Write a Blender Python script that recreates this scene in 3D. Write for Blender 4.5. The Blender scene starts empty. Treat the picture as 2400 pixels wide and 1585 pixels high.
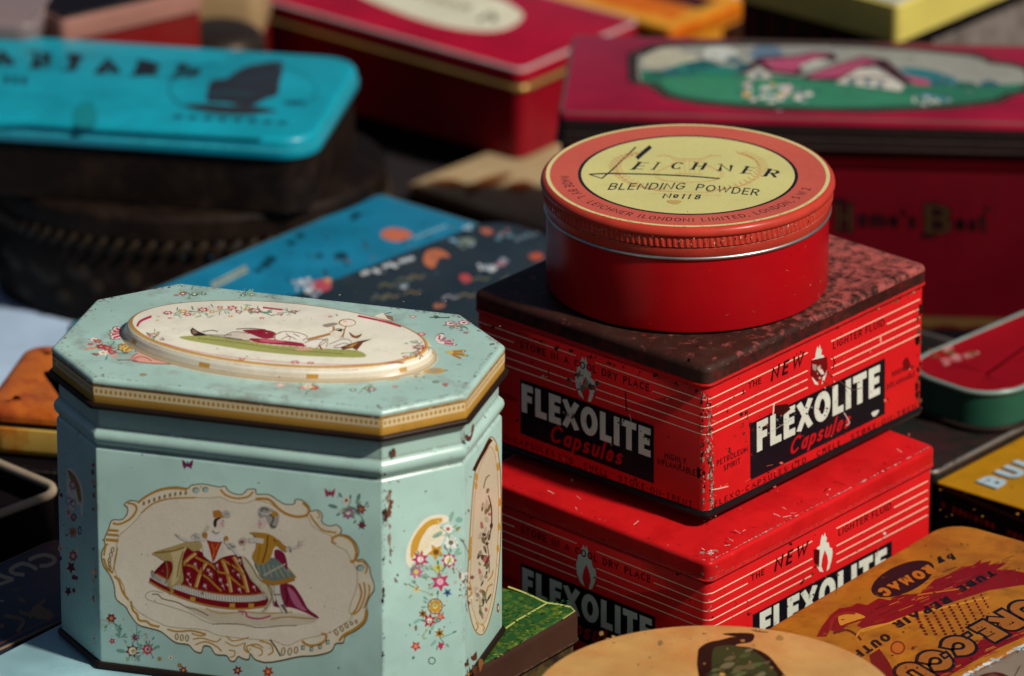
import bpy, bmesh, math, random
from mathutils import Vector, Matrix

random.seed(7)
sc = bpy.context.scene
COL = sc.collection
rad = math.radians

# ---------------------------------------------------------------- camera, sky, sun, exposure
cam = bpy.data.cameras.new('camera')
cam.sensor_width = 36.0
cam.lens = 262.5
cam.clip_start = 0.05
cam.clip_end = 100.0
cam.dof.use_dof = True
cam.dof.focus_distance = 2.835
cam.dof.aperture_fstop = 9.0
cam_o = bpy.data.objects.new('camera', cam)
COL.objects.link(cam_o)
PITCH = rad(22.1)
cam_o.location = (0.0, -3.0 * math.cos(PITCH), 3.0 * math.sin(PITCH) + 0.08)
cam_o.rotation_euler = (math.pi / 2 - PITCH, 0, 0)
sc.camera = cam_o

SUN_AZ = Vector((0.81, -0.585))
SUN_EL = rad(44)
world = bpy.data.worlds.new('World')
sc.world = world
world.use_nodes = True
wn = world.node_tree.nodes
sky = wn.new('ShaderNodeTexSky')
sky.sky_type = 'NISHITA'
sky.sun_disc = False
sky.sun_elevation = SUN_EL
sky.sun_rotation = math.atan2(SUN_AZ.x, SUN_AZ.y)
sky.air_density = 0.55
sky.dust_density = 1.6
bg = wn['Background']
bg.inputs['Strength'].default_value = 0.05
world.node_tree.links.new(sky.outputs[0], bg.inputs['Color'])

sun = bpy.data.lights.new('sun', 'SUN')
sun.energy = 5.0
sun.angle = rad(4.0)
sun.color = (1.0, 0.93, 0.82)
sun_o = bpy.data.objects.new('sun', sun)
COL.objects.link(sun_o)
az = SUN_AZ.normalized()
to_sun = Vector((az.x * math.cos(SUN_EL), az.y * math.cos(SUN_EL), math.sin(SUN_EL)))
sun_o.rotation_euler = to_sun.to_track_quat('Z', 'Y').to_euler()
sun_o.location = to_sun * 3

sc.view_settings.view_transform = 'Standard'
sc.view_settings.look = 'None'
sc.view_settings.exposure = -0.28
sc.view_settings.gamma = 1.0
sc.view_settings.use_curve_mapping = False
sc.cycles.use_denoising = True
sc.cycles.max_bounces = 4


# ---------------------------------------------------------------- colour and materials
def S(h):
    h = h.lstrip('#')
    out = []
    for i in (0, 2, 4):
        c = int(h[i:i + 2], 16) / 255
        out.append(c / 12.92 if c <= 0.04045 else ((c + 0.055) / 1.055) ** 2.4)
    return tuple(out)


class NT:
    def __init__(self, name):
        self.m = bpy.data.materials.new(name)
        self.m.use_nodes = True
        self.t = self.m.node_tree
        self.b = self.t.nodes['Principled BSDF']

    def n(self, typ, **kw):
        nd = self.t.nodes.new(typ)
        for k, v in kw.items():
            setattr(nd, k, v)
        return nd

    def l(self, a, b):
        self.t.links.new(a, b)

    def val(self, sock, v):
        if hasattr(v, 'is_linked') or hasattr(v, 'links'):
            self.l(v, sock)
        else:
            sock.default_value = v

    def math(self, op, a, b=0.0, clamp=False):
        nd = self.n('ShaderNodeMath', operation=op, use_clamp=clamp)
        self.val(nd.inputs[0], a)
        self.val(nd.inputs[1], b)
        return nd.outputs[0]

    def noise(self, vec, scale, detail=3.0, rough=0.55):
        nd = self.n('ShaderNodeTexNoise')
        self.l(vec, nd.inputs['Vector'])
        nd.inputs['Scale'].default_value = scale
        nd.inputs['Detail'].default_value = detail
        nd.inputs['Roughness'].default_value = rough
        return nd.outputs['Fac']

    def ramp(self, fac, lo, hi):
        nd = self.n('ShaderNodeMapRange')
        nd.clamp = True
        self.l(fac, nd.inputs['Value'])
        nd.inputs['From Min'].default_value = lo
        nd.inputs['From Max'].default_value = hi
        return nd.outputs['Result']

    def mix(self, fac, a, b, blend='MIX'):
        nd = self.n('ShaderNodeMix', data_type='RGBA', blend_type=blend)
        self.val(nd.inputs[0], fac)
        for sock, v in ((nd.inputs[6], a), (nd.inputs[7], b)):
            if isinstance(v, tuple):
                sock.default_value = (v[0], v[1], v[2], 1)
            else:
                self.l(v, sock)
        return nd.outputs[2]


RUST = (0.045, 0.018, 0.010)
DARK = (0.012, 0.008, 0.007)
STEEL = (0.42, 0.40, 0.37)


def paint(name, col=None, rough=0.34, metal=0.0, var=0.22, grime=0.35, chip=0.0, edge=0.0, erad=0.0012,
          wear=RUST, wear2=DARK, fine=330.0, bump=0.12, dent=0.25, coat=0.0, spec=0.14, scratch=0.0, second=None, sec=(0.5, 0.6), secscale=120.0, grad=None, grimecol=(0.05, 0.03, 0.02)):
    """lithographed tin: colour (or the printed ink), uneven varnish, dirt, chips, rubbed edges"""
    k = NT(name)
    tc = k.n('ShaderNodeTexCoord').outputs['Object']
    if col is None:
        base = k.n('ShaderNodeAttribute', attribute_name='ink').outputs['Color']
    else:
        base = k.n('ShaderNodeRGB')
        base.outputs[0].default_value = (*col, 1)
        base = base.outputs[0]
    if col is None:
        gr_ = k.math('ADD', 0.86, k.math('MULTIPLY', k.noise(tc, 1500, 1), 0.28))
        hg = k.n('ShaderNodeHueSaturation')
        k.l(gr_, hg.inputs['Value'])
        k.l(base, hg.inputs['Color'])
        base = hg.outputs[0]
    slow = k.noise(tc, 28, 2)
    med = k.noise(tc, 95, 4, 0.65)
    fin = k.noise(tc, fine, 3, 0.6)
    if second:
        s2 = k.noise(tc, secscale, 5, 0.68)
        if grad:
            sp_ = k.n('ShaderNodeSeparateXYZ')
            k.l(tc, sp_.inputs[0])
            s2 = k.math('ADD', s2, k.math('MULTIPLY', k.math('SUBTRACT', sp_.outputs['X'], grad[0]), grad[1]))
        base = k.mix(k.ramp(s2, *sec), base, second)
    v = k.ramp(slow, 0.3, 0.7)
    lum = k.math('ADD', k.math('MULTIPLY', v, var), 1.0 - var * 0.6)
    hv = k.n('ShaderNodeHueSaturation')
    k.l(lum, hv.inputs['Value'])
    k.l(base, hv.inputs['Color'])
    base = hv.outputs[0]
    if grime:
        g = k.math('MULTIPLY', k.ramp(k.math('ADD', k.math('MULTIPLY', med, 0.6), k.math('MULTIPLY', slow, 0.4)), 0.5, 0.72), grime)
        base = k.mix(g, base, grimecol)
    mask = None
    if chip:
        s = k.math('ADD', k.math('MULTIPLY', fin, 0.55), k.math('MULTIPLY', slow, 0.45))
        t = 0.70 - 0.16 * chip
        mask = k.ramp(s, t, t + 0.012)
    if scratch:
        mp = k.n('ShaderNodeMapping')
        k.l(tc, mp.inputs['Vector'])
        mp.inputs['Rotation'].default_value = (0.5, 0.7, 0.9)
        mp.inputs['Scale'].default_value = (60, 1400, 1400)
        sx = k.noise(mp.outputs[0], 1.0, 2)
        t = 0.78 - 0.1 * scratch
        sm = k.math('MULTIPLY', k.ramp(sx, t, t + 0.03), k.ramp(med, 0.42, 0.6))
        mask = sm if mask is None else k.math('MAXIMUM', mask, sm)
    if edge:
        bv = k.n('ShaderNodeBevel', samples=2)
        bv.inputs['Radius'].default_value = erad
        ge = k.n('ShaderNodeNewGeometry')
        dp = k.n('ShaderNodeVectorMath', operation='DOT_PRODUCT')
        k.l(bv.outputs[0], dp.inputs[0])
        k.l(ge.outputs['Normal'], dp.inputs[1])
        e = k.math('SUBTRACT', 1.0, dp.outputs['Value'])
        e = k.math('ADD', k.math('MULTIPLY', e, 2.2), k.math('MULTIPLY', k.math('SUBTRACT', k.math('ADD', k.math('MULTIPLY', fin, 0.6), k.math('MULTIPLY', med, 0.6)), 0.6), 2.2))
        em = k.math('MULTIPLY', k.ramp(e, 0.62 - 0.45 * edge, 0.70 - 0.45 * edge), k.ramp(k.math('SUBTRACT', 1.0, dp.outputs['Value']), 0.015, 0.05))
        mask = em if mask is None else k.math('MAXIMUM', mask, em)
    rgh = k.math('ADD', rough - 0.06, k.math('MULTIPLY', med, 0.18))
    if mask is not None:
        wc = k.mix(k.ramp(k.noise(tc, 700, 2), 0.4, 0.6), wear, wear2)
        base = k.mix(mask, base, wc)
        rgh = k.math('ADD', rgh, k.math('MULTIPLY', mask, 0.3))
    k.l(base, k.b.inputs['Base Color'])
    k.l(rgh, k.b.inputs['Roughness'])
    k.b.inputs['Metallic'].default_value = metal
    k.b.inputs['Specular IOR Level'].default_value = spec
    if coat:
        k.b.inputs['Coat Weight'].default_value = coat * 0.45
        k.b.inputs['Coat Roughness'].default_value = 0.2
    hgt = k.math('ADD', k.math('MULTIPLY', slow, dent), k.math('MULTIPLY', fin, 0.02))
    if mask is not None:
        hgt = k.math('SUBTRACT', hgt, k.math('MULTIPLY', mask, 0.06))
    bp = k.n('ShaderNodeBump')
    bp.inputs['Strength'].default_value = bump
    bp.inputs['Distance'].default_value = 0.004
    k.l(hgt, bp.inputs['Height'])
    k.l(bp.outputs[0], k.b.inputs['Normal'])
    return k.m


# ---------------------------------------------------------------- objects and meshes
def tag(o, label, cat, group=None, kind=None):
    if label:
        o['label'] = label
    if cat:
        o['category'] = cat
    if group:
        o['group'] = group
    if kind:
        o['kind'] = kind
    return o


def thing(name, label, cat, loc, yaw=0.0, tilt=0.0, group=None):
    o = bpy.data.objects.new(name, None)
    o.empty_display_size = 0.02
    COL.objects.link(o)
    m = Matrix.Rotation(rad(tilt), 4, 'X') @ Matrix.Rotation(rad(yaw), 4, 'Z')
    o.rotation_euler = m.to_euler()
    o.location = loc
    return tag(o, label, cat, group)


def mobj(name, verts, faces, mats, parent=None, midx=None, smooth=True, angle=32, cols=None):
    me = bpy.data.meshes.new(name)
    me.from_pydata([tuple(v) for v in verts], [], faces)
    if not isinstance(mats, (list, tuple)):
        mats = [mats]
    for m in mats:
        me.materials.append(m)
    if midx:
        me.polygons.foreach_set('material_index', midx)
    if cols is not None:
        at = me.color_attributes.new('ink', 'FLOAT_COLOR', 'CORNER')
        buf = []
        for p in me.polygons:
            c = cols[p.index]
            for _ in p.loop_indices:
                buf.extend((c[0], c[1], c[2], 1.0))
        at.data.foreach_set('color', buf)
    if smooth:
        me.polygons.foreach_set('use_smooth', [True] * len(me.polygons))
        me.set_sharp_from_angle(angle=rad(angle))
    me.update()
    o = bpy.data.objects.new(name, me)
    COL.objects.link(o)
    if parent:
        o.parent = parent
    return o


def rrect(L, W, r, n=6):
    pts = []
    for cx, cy, a0 in ((L / 2 - r, -W / 2 + r, -90), (L / 2 - r, W / 2 - r, 0), (-L / 2 + r, W / 2 - r, 90), (-L / 2 + r, -W / 2 + r, 180)):
        for i in range(n + 1):
            a = rad(a0 + 90 * i / n)
            pts.append((cx + r * math.cos(a), cy + r * math.sin(a)))
    return pts


def oval(a, b, n=72):
    return [(a * math.cos(2 * math.pi * i / n), b * math.sin(2 * math.pi * i / n)) for i in range(n)]


def roundpoly(P, r, n=4):
    out = []
    for i in range(len(P)):
        p0, p1, p2 = Vector(P[i - 1]), Vector(P[i]), Vector(P[(i + 1) % len(P)])
        d0, d1 = (p0 - p1).normalized(), (p2 - p1).normalized()
        ang = math.acos(max(-1, min(1, d0.dot(d1))))
        t = r / math.tan(ang / 2)
        a, b = p1 + d0 * t, p1 + d1 * t
        for j in range(n + 1):
            u = j / n
            q = a * (1 - u) ** 2 + p1 * 2 * u * (1 - u) + b * u * u
            out.append((q.x, q.y))
    return out


def octo(L, W, c, r=0.0025):
    P = [(-L / 2 + c, -W / 2), (L / 2 - c, -W / 2), (L / 2, -W / 2 + c), (L / 2, W / 2 - c),
         (L / 2 - c, W / 2), (-L / 2 + c, W / 2), (-L / 2, W / 2 - c), (-L / 2, -W / 2 + c)]
    return roundpoly(P, r)


def inset(out, d):
    n = len(out)
    res = []
    for i in range(n):
        p0, p1, p2 = Vector(out[i - 1]), Vector(out[i]), Vector(out[(i + 1) % n])
        e0, e1 = (p1 - p0).normalized(), (p2 - p1).normalized()
        n0, n1 = Vector((-e0.y, e0.x)), Vector((-e1.y, e1.x))
        nn = (n0 + n1)
        nn = nn.normalized() if nn.length > 1e-9 else n0
        sc_ = d / max(0.5, nn.dot(n1))
        q = p1 + nn * sc_
        res.append((q.x, q.y))
    return res


def shell(name, out, prof, mat, parent, top=True, bottom=True, angle=32, hole=False, zfun=None):
    """stack of closed outlines: prof = [(inset, z), ...] from bottom to top"""
    n = len(out)
    V, F = [], []
    for d, z in prof:
        for x, y in (inset(out, d) if abs(d) > 1e-7 else out):
            V.append((x, y, z + (zfun(x, y) if zfun else 0)))
    for k in range(len(prof) - 1):
        for i in range(n):
            j = (i + 1) % n
            F.append((k * n + i, k * n + j, (k + 1) * n + j, (k + 1) * n + i))
    if top:
        F.append(tuple((len(prof) - 1) * n + i for i in range(n)))
    if bottom:
        F.append(tuple(n - 1 - i for i in range(n)))
    return mobj(name, V, F, mat, parent, angle=angle)


def rnd(d0, z0, d1, z1, n=4, convex=True):
    """quarter round between two profile points"""
    pts = []
    for i in range(n + 1):
        t = math.pi / 2 * i / n
        if convex:
            pts.append((d0 + (d1 - d0) * (1 - math.cos(t)), z0 + (z1 - z0) * math.sin(t)))
        else:
            pts.append((d0 + (d1 - d0) * math.sin(t), z0 + (z1 - z0) * (1 - math.cos(t))))
    return pts


def wire(name, out, d, z, r, mat, parent, n=8):
    """rolled wire bead that runs round an outline"""
    prof = [(d - r * math.cos(2 * math.pi * i / n), z + r * math.sin(2 * math.pi * i / n)) for i in range(n)]
    N = len(out)
    V, F = [], []
    for dd, zz in prof:
        for x, y in inset(out, dd):
            V.append((x, y, zz))
    for k in range(n):
        kk = (k + 1) % n
        for i in range(N):
            j = (i + 1) % N
            F.append((k * N + i, k * N + j, kk * N + j, kk * N + i))
    return mobj(name, V, F, mat, parent, angle=80)


# ---------------------------------------------------------------- printed artwork (flat inks laid on the metal)
def arc(cx, cy, rx, ry, a0, a1, n=10):
    return [(cx + rx * math.cos(rad(a0 + (a1 - a0) * i / n)), cy + ry * math.sin(rad(a0 + (a1 - a0) * i / n))) for i in range(n + 1)]


def spl(P, closed=True, n=5):
    out = []
    m = len(P)
    rng = range(m) if closed else range(m - 1)
    for i in rng:
        p = [P[(i + d) % m] if closed else P[min(max(i + d, 0), m - 1)] for d in (-1, 0, 1, 2)]
        for j in range(n):
            t = j / n
            out.append(tuple(0.5 * (2 * p[1][a] + (p[2][a] - p[0][a]) * t + (2 * p[0][a] - 5 * p[1][a] + 4 * p[2][a] - p[3][a]) * t * t
                                    + (3 * p[1][a] - p[0][a] - 3 * p[2][a] + p[3][a]) * t ** 3) for a in (0, 1)))
    if not closed:
        out.append(tuple(P[-1]))
    return out


GL = {
    'A': (.72, [[(0, 0), (.36, 1), (.72, 0)], [(.14, .34), (.58, .34)]]),
    'B': (.6, [[(0, 0), (0, 1)], [(0, 1)] + arc(.3, .77, .27, .23, 90, -90, 8) + [(0, .54)], [(0, .54)] + arc(.33, .27, .27, .27, 90, -90, 8) + [(0, 0)]]),
    'C': (.66, [arc(.36, .5, .36, .5, 48, 312, 16)]),
    'D': (.66, [[(0, 0), (0, 1)] + arc(.26, .5, .4, .5, 90, -90, 12) + [(0, 0)]]),
    'E': (.52, [[(0, 0), (0, 1)], [(0, 1), (.52, 1)], [(0, .52), (.44, .52)], [(0, 0), (.52, 0)]]),
    'F': (.5, [[(0, 0), (0, 1)], [(0, 1), (.5, 1)], [(0, .52), (.42, .52)]]),
    'G': (.7, [arc(.36, .5, .36, .5, 48, 330, 16) + [(.68, .46)], [(.42, .46), (.68, .46)]]),
    'H': (.64, [[(0, 0), (0, 1)], [(.64, 0), (.64, 1)], [(0, .52), (.64, .52)]]),
    'I': (.02, [[(.01, 0), (.01, 1)]]),
    'K': (.62, [[(0, 0), (0, 1)], [(.58, 1), (.04, .46)], [(.2, .6), (.62, 0)]]),
    'L': (.5, [[(0, 1), (0, 0), (.5, 0)]]),
    'M': (.82, [[(0, 0), (.08, 1), (.41, .2), (.74, 1), (.82, 0)]]),
    'N': (.68, [[(0, 0), (0, 1), (.68, 0), (.68, 1)]]),
    'O': (.74, [arc(.37, .5, .37, .5, 90, 450, 20)]),
    'P': (.58, [[(0, 0), (0, 1)], [(0, 1)] + arc(.3, .74, .28, .26, 90, -90, 8) + [(0, .48)]]),
    'Q': (.74, [arc(.37, .5, .37, .5, 90, 450, 20), [(.45, .25), (.72, -.05)]]),
    'R': (.6, [[(0, 0), (0, 1)], [(0, 1)] + arc(.3, .74, .28, .26, 90, -90, 8) + [(0, .48)], [(.28, .48), (.6, 0)]]),
    'S': (.56, [arc(.28, .75, .26, .25, 40, 270, 10) + arc(.28, .25, .28, .25, 90, -140, 10)[1:]]),
    'T': (.62, [[(0, 1), (.62, 1)], [(.31, 0), (.31, 1)]]),
    'U': (.64, [[(0, 1), (0, .3)] + arc(.32, .3, .32, .3, 180, 360, 10) + [(.64, 1)]]),
    'V': (.7, [[(0, 1), (.35, 0), (.7, 1)]]),
    'W': (1., [[(0, 1), (.24, 0), (.5, .9), (.76, 0), (1., 1)]]),
    'X': (.66, [[(0, 0), (.66, 1)], [(0, 1), (.66, 0)]]),
    'Y': (.66, [[(0, 1), (.33, .46)], [(.66, 1), (.33, .46), (.33, 0)]]),
    'Z': (.6, [[(0, 1), (.6, 1), (0, 0), (.6, 0)]]),
    '1': (.1, [[(.05, 0), (.05, 1)]]),
    '2': (.52, [arc(.26, .74, .25, .26, 165, -30, 9) + [(0, 0), (.52, 0)]]),
    '8': (.54, [arc(.27, .76, .22, .24, -90, 270, 14), arc(.27, .26, .27, .26, 90, 450, 14)]),
    'o': (.46, [arc(.23, .36, .23, .3, 90, 450, 16), [(.06, -.06), (.4, -.06)]]),
    '-': (.3, [[(0, .48), (.3, .48)]]),
    '.': (.04, [[(0, .02), (.04, .02)]]),
    ',': (.06, [[(.05, .06), (0, -.12)]]),
    "'": (.06, [[(.05, 1.0), (.02, .78)]]),
    '·': (.06, [[(0, .46), (.06, .46)]]),
    '(': (.22, [arc(.3, .5, .28, .65, 130, 230, 8)]),
    ')': (.22, [arc(-.08, .5, .28, .65, 50, -50, 8)]),
    'a': (.44, [arc(.22, .3, .22, .3, 90, 450, 14), [(.44, .6), (.44, 0)]]),
    'b': (.44, [arc(.22, .3, .22, .3, 90, 450, 14), [(0, 1), (0, 0)]]),
    'e': (.44, [[(.02, .32), (.43, .32)] + arc(.22, .3, .22, .3, 10, 320, 12)]),
    'l': (.04, [[(.02, 0), (.02, 1)]]),
    'm': (.7, [[(0, 0), (0, .6)], arc(.175, .36, .175, .24, 180, 0, 8) + [(.35, 0)], arc(.525, .36, .175, .24, 180, 0, 8) + [(.7, 0)]]),
    'n': (.4, [[(0, 0), (0, .6)], arc(.2, .36, .2, .24, 180, 0, 8) + [(.4, 0)]]),
    'p': (.44, [arc(.22, .3, .22, .3, 90, 450, 14), [(0, .6), (0, -.32)]]),
    's': (.38, [arc(.19, .44, .17, .16, 40, 270, 8) + arc(.19, .14, .19, .14, 90, -140, 8)[1:]]),
    't': (.3, [[(.12, .9), (.12, .1), (.28, 0)], [(0, .6), (.3, .6)]]),
    'u': (.42, [[(0, .6), (0, .22)] + arc(.21, .22, .21, .22, 180, 360, 8) + [(.42, .6)], [(.42, .3), (.42, 0)]]),
    'y': (.44, [[(0, .6), (.22, .02)], [(.44, .6), (.14, -.32)]]),
    'q': (.46, [arc(.23, .36, .23, .3, 90, 450, 16)]),
}


def ribbon(P, hw, closed=False, cap=True, nib=None):
    """quads along a polyline; hw half width, nib=(thin half width) makes flat strokes thin"""
    P = [Vector(p) for p in P]
    Q = [P[0]]
    for p in P[1:]:
        if (p - Q[-1]).length > 1e-6:
            Q.append(p)
    P = Q
    if closed and (P[0] - P[-1]).length < 1e-6:
        P.pop()
    n = len(P)
    if n < 2:
        return []
    if cap and not closed:
        P[0] = P[0] + (P[0] - P[1]).normalized() * hw
        P[-1] = P[-1] + (P[-1] - P[-2]).normalized() * hw
    Lf, Rt = [], []
    for i in range(n):
        if closed:
            a, b = (P[i] - P[i - 1]).normalized(), (P[(i + 1) % n] - P[i]).normalized()
        else:
            a = (P[i] - P[i - 1]).normalized() if i > 0 else (P[1] - P[0]).normalized()
            b = (P[i + 1] - P[i]).normalized() if i < n - 1 else (P[-1] - P[-2]).normalized()
        na, nb = Vector((-a.y, a.x)), Vector((-b.y, b.x))
        m = na + nb
        m = m.normalized() if m.length > 1e-6 else na
        w = hw
        if nib is not None:
            t = (a + b)
            t = t.normalized() if t.length > 1e-6 else a
            w = nib + (hw - nib) * abs(t.y) ** 1.3
        w = w / max(0.45, m.dot(nb))
        Lf.append(P[i] + m * w)
        Rt.append(P[i] - m * w)
    quads = []
    for i in range(n if closed else n - 1):
        j = (i + 1) % n
        quads.append((Lf[i], Rt[i], Rt[j], Lf[j]))
    return quads


class Art:
    def __init__(self, aff, lift=2e-5, step=2.5e-6, normal=None, warp=None):
        """aff: artwork units -> millimetres on the tin, (origin, per x, per y)"""
        self.O, self.U, self.V = (Vector(a) * 0.001 for a in aff)
        self.N = Vector(normal) if normal else Vector((0, 0, 1))
        self.lift, self.step, self.k = lift, step, 0
        self.warp = warp
        self.v, self.f, self.c = [], [], []
        self.boxes = []

    def put(self, p, h):
        q = self.O + self.U * p[0] + self.V * p[1] + self.N * h
        if self.warp:
            q = self.warp(q)
        return q

    def _face(self, pts, col, h):
        i = len(self.v)
        self.v += [self.put(p, h) for p in pts]
        self.f.append(tuple(range(i, i + len(pts))))
        self.c.append(col)

    def layer(self, pts, pad=0.0, count=1):
        """lowest free ink layer: one above whatever this shape overprints"""
        x0, x1 = min(p[0] for p in pts) - pad, max(p[0] for p in pts) + pad
        y0, y1 = min(p[1] for p in pts) - pad, max(p[1] for p in pts) + pad
        k = 0
        for a, b, c, d, kk in self.boxes:
            if kk > k and a < x1 and c > x0 and b < y1 and d > y0:
                k = kk
        self.boxes.append((x0, y0, x1, y1, k + count))
        return k + 1

    def poly(self, pts, col):
        self._face(pts, col, self.lift + self.layer(pts) * self.step)

    def blob(self, pts, col, n=4):
        self.poly(spl(pts, True, n), col)

    def line(self, pts, w, col, closed=False, smooth=False, cap=False, nib=None):
        if smooth:
            pts = spl(pts, closed, 5)
        k = self.layer(pts, w / 2)
        for q in ribbon(pts, w / 2, closed, cap, nib):
            self._face(q, col, self.lift + k * self.step)

    def ell(self, x, y, rx, ry, col, rot=0, n=14):
        c, s = math.cos(rad(rot)), math.sin(rad(rot))
        self.poly([(x + rx * math.cos(t) * c - ry * math.sin(t) * s, y + rx * math.cos(t) * s + ry * math.sin(t) * c)
                   for t in (2 * math.pi * i / n for i in range(n))], col)

    def ring(self, x, y, rx, ry, w, col, n=20):
        self.line([(x + rx * math.cos(2 * math.pi * i / n), y + ry * math.sin(2 * math.pi * i / n)) for i in range(n)], w, col, True)

    def star(self, x, y, r, col, n=6, inner=0.45, ky=1.0, rot=0.0, col2=None, rc=0.3):
        self.poly([(x + (r if i % 2 == 0 else r * inner) * math.cos(rot + math.pi * i / n),
                    y + ky * (r if i % 2 == 0 else r * inner) * math.sin(rot + math.pi * i / n)) for i in range(2 * n)], col)
        if col2:
            self.ell(x, y, r * rc, r * rc * ky, col2, n=8)

    def flower(self, x, y, r, col, col2, n=6, ky=1.0, ring=None):
        pts = []
        for i in range(n * 4):
            t = 2 * math.pi * i / (n * 4)
            q = r * (0.82 + 0.18 * math.cos(n * t))
            pts.append((x + q * math.cos(t), y + ky * q * math.sin(t)))
        self.poly(pts, col)
        if ring:
            self.ell(x, y, r * 0.6, r * 0.6 * ky, ring, n=10)
        self.ell(x, y, r * 0.34, r * 0.34 * ky, col2, n=8)

    def text(self, s, p0, p1, up, t, col, gap=0.22, space=0.45, nib=None, wide=1.0, slant=0.0, outline=None):
        """s set between p0 and p1 (artwork units) along the baseline, `up` = cap height vector, t = stroke weight"""
        adv, x = [], 0.0
        for ch in s:
            if ch == ' ':
                x += space
                adv.append(None)
                continue
            w = max(GL[ch][0] * wide, t)
            adv.append((x, w))
            x += w + gap
        tot = x - gap
        X = (Vector(p1) - Vector(p0)) / tot
        Y = Vector(up)
        up2 = Vector(up) * 1.05
        k0 = self.layer([p0, p1, tuple(Vector(p0) + up2), tuple(Vector(p1) + up2), tuple(Vector(p0) - up2 * 0.35)], 0, 8)
        passes = [(t, col)] if not outline else [(t, col), (t - outline[0], outline[1])]
        kk = 0
        for wgt, cc in passes:
            kmax = 0
            for ch, a in zip(s, adv):
                if a is None:
                    continue
                gw = GL[ch][0]
                for si, st in enumerate(GL[ch][1]):
                    kmax = max(kmax, si)
                    pts = []
                    for gx, gy in st:
                        px = t / 2 + (gx / gw) * max(a[1] - t, 0) if gw > 0.05 else a[1] / 2
                        py = t / 2 + gy * (1 - t)
                        pts.append((a[0] + px + slant * py, py))
                    cl = (Vector(st[0]) - Vector(st[-1])).length < 1e-5
                    nb = None if nib is None else nib / 2
                    for q in ribbon(pts, wgt / 2, cl, True, nb):
                        if ch.isupper() and ch != 'Q':
                            q = [Vector((v.x, min(1 - (t - wgt) / 2, max((t - wgt) / 2, v.y)))) for v in q]
                        self._face([Vector(p0) + X * v.x + Y * v.y for v in q], cc, self.lift + (k0 + kk + si) * self.step)
            kk += kmax + 1

    def arctext(self, s, cx, cy, r, a0, a1, hgt, t, col, gap=0.25, space=0.5, wide=1.0, inward=True):
        """text round a circle, tops towards the centre"""
        adv, x = [], 0.0
        for ch in s:
            if ch == ' ':
                x += space
                adv.append(None)
                continue
            w = max(GL[ch][0] * wide, t)
            adv.append((x, w))
            x += w + gap
        tot = x - gap
        k0 = self.layer([(cx - r, cy - r), (cx + r, cy + r)], 0, 4)
        for ch, a in zip(s, adv):
            if a is None:
                continue
            gw = GL[ch][0]
            th = rad(a0 + (a1 - a0) * (a[0] + a[1] / 2) / tot)
            c = Vector((cx + r * math.cos(th), cy + r * math.sin(th)))
            upv = Vector((-math.cos(th), -math.sin(th))) * hgt
            xv = Vector((-math.sin(th), math.cos(th))) * hgt
            for si, st in enumerate(GL[ch][1]):
                pts = []
                for gx, gy in st:
                    px = t / 2 + (gx / gw) * max(a[1] - t, 0) if gw > 0.05 else a[1] / 2
                    pts.append((px - a[1] / 2, t / 2 + gy * (1 - t)))
                cl = (Vector(st[0]) - Vector(st[-1])).length < 1e-5
                for q in ribbon(pts, t / 2, cl, True):
                    self._face([c + xv * v.x + upv * v.y for v in q], col, self.lift + (k0 + si) * self.step)

    def chips(self, a, b, n, spread, smin, smax, cols, ky=1.0, seed=1):
        r = random.Random(seed)
        for _ in range(n):
            u = r.random()
            x = a[0] + (b[0] - a[0]) * u + r.gauss(0, spread)
            y = a[1] + (b[1] - a[1]) * u + r.gauss(0, spread * ky * 0.6)
            s = smin + (smax - smin) * r.random() ** 2.5
            m = 5 + int(r.random() * 4)
            el = 0.5 + 1.2 * r.random()
            self.poly([(x + s * (0.5 + r.random()) * math.cos(2 * math.pi * i / m),
                        y + ky * el * s * (0.5 + r.random()) * math.sin(2 * math.pi * i / m)) for i in range(m)], r.choice(cols))

    def speck(self, x0, x1, y0, y1, n, smin, smax, cols, ky=1.0, seed=3):
        r = random.Random(seed)
        for _ in range(n):
            x, y = x0 + (x1 - x0) * r.random(), y0 + (y1 - y0) * r.random()
            self.chips((x, y), (x, y), 1, 0, smin, smax, cols, ky, r.random())

    def build(self, name, parent, mat, kind=None):
        if not self.f:
            return None
        o = mobj(name, self.v, self.f, mat, parent, smooth=False, cols=self.c)
        if kind:
            o['kind'] = kind
        me = o.data
        bm = bmesh.new()
        bm.from_mesh(me)
        # every print faces outwards from its tin
        for f in bm.faces:
            f.normal_update()
        flip = [f for f in bm.faces if f.normal.dot(self.N) < 0]
        if flip and not self.warp:
            bmesh.ops.reverse_faces(bm, faces=flip)
        bm.to_mesh(me)
        bm.free()
        return o


# ---------------------------------------------------------------- the table
def sheet(name, x0, x1, y0, y1, z, mat, th=0.0, n=1):
    V = [(x0, y0, z), (x1, y0, z), (x1, y1, z), (x0, y1, z)]
    return mobj(name, V, [(0, 1, 2, 3)], mat, smooth=False)


M_TABLE = paint('table_shade_dark', (0.018, 0.015, 0.016), rough=0.75, grime=0.2, bump=0.3)  # dark colour stands in for the shade between the tins
tb = sheet('table', -1.6, 1.6, -0.9, 2.2, 0.0, M_TABLE)
tag(tb, 'market table under the tins, coloured dark for shade in the gaps', None, kind='structure')

M_CLOTH = paint('pale_blue_cloth', (0.36, 0.48, 0.64), rough=0.8, grime=0.1, bump=0.5, dent=1.0, fine=900)


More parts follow.
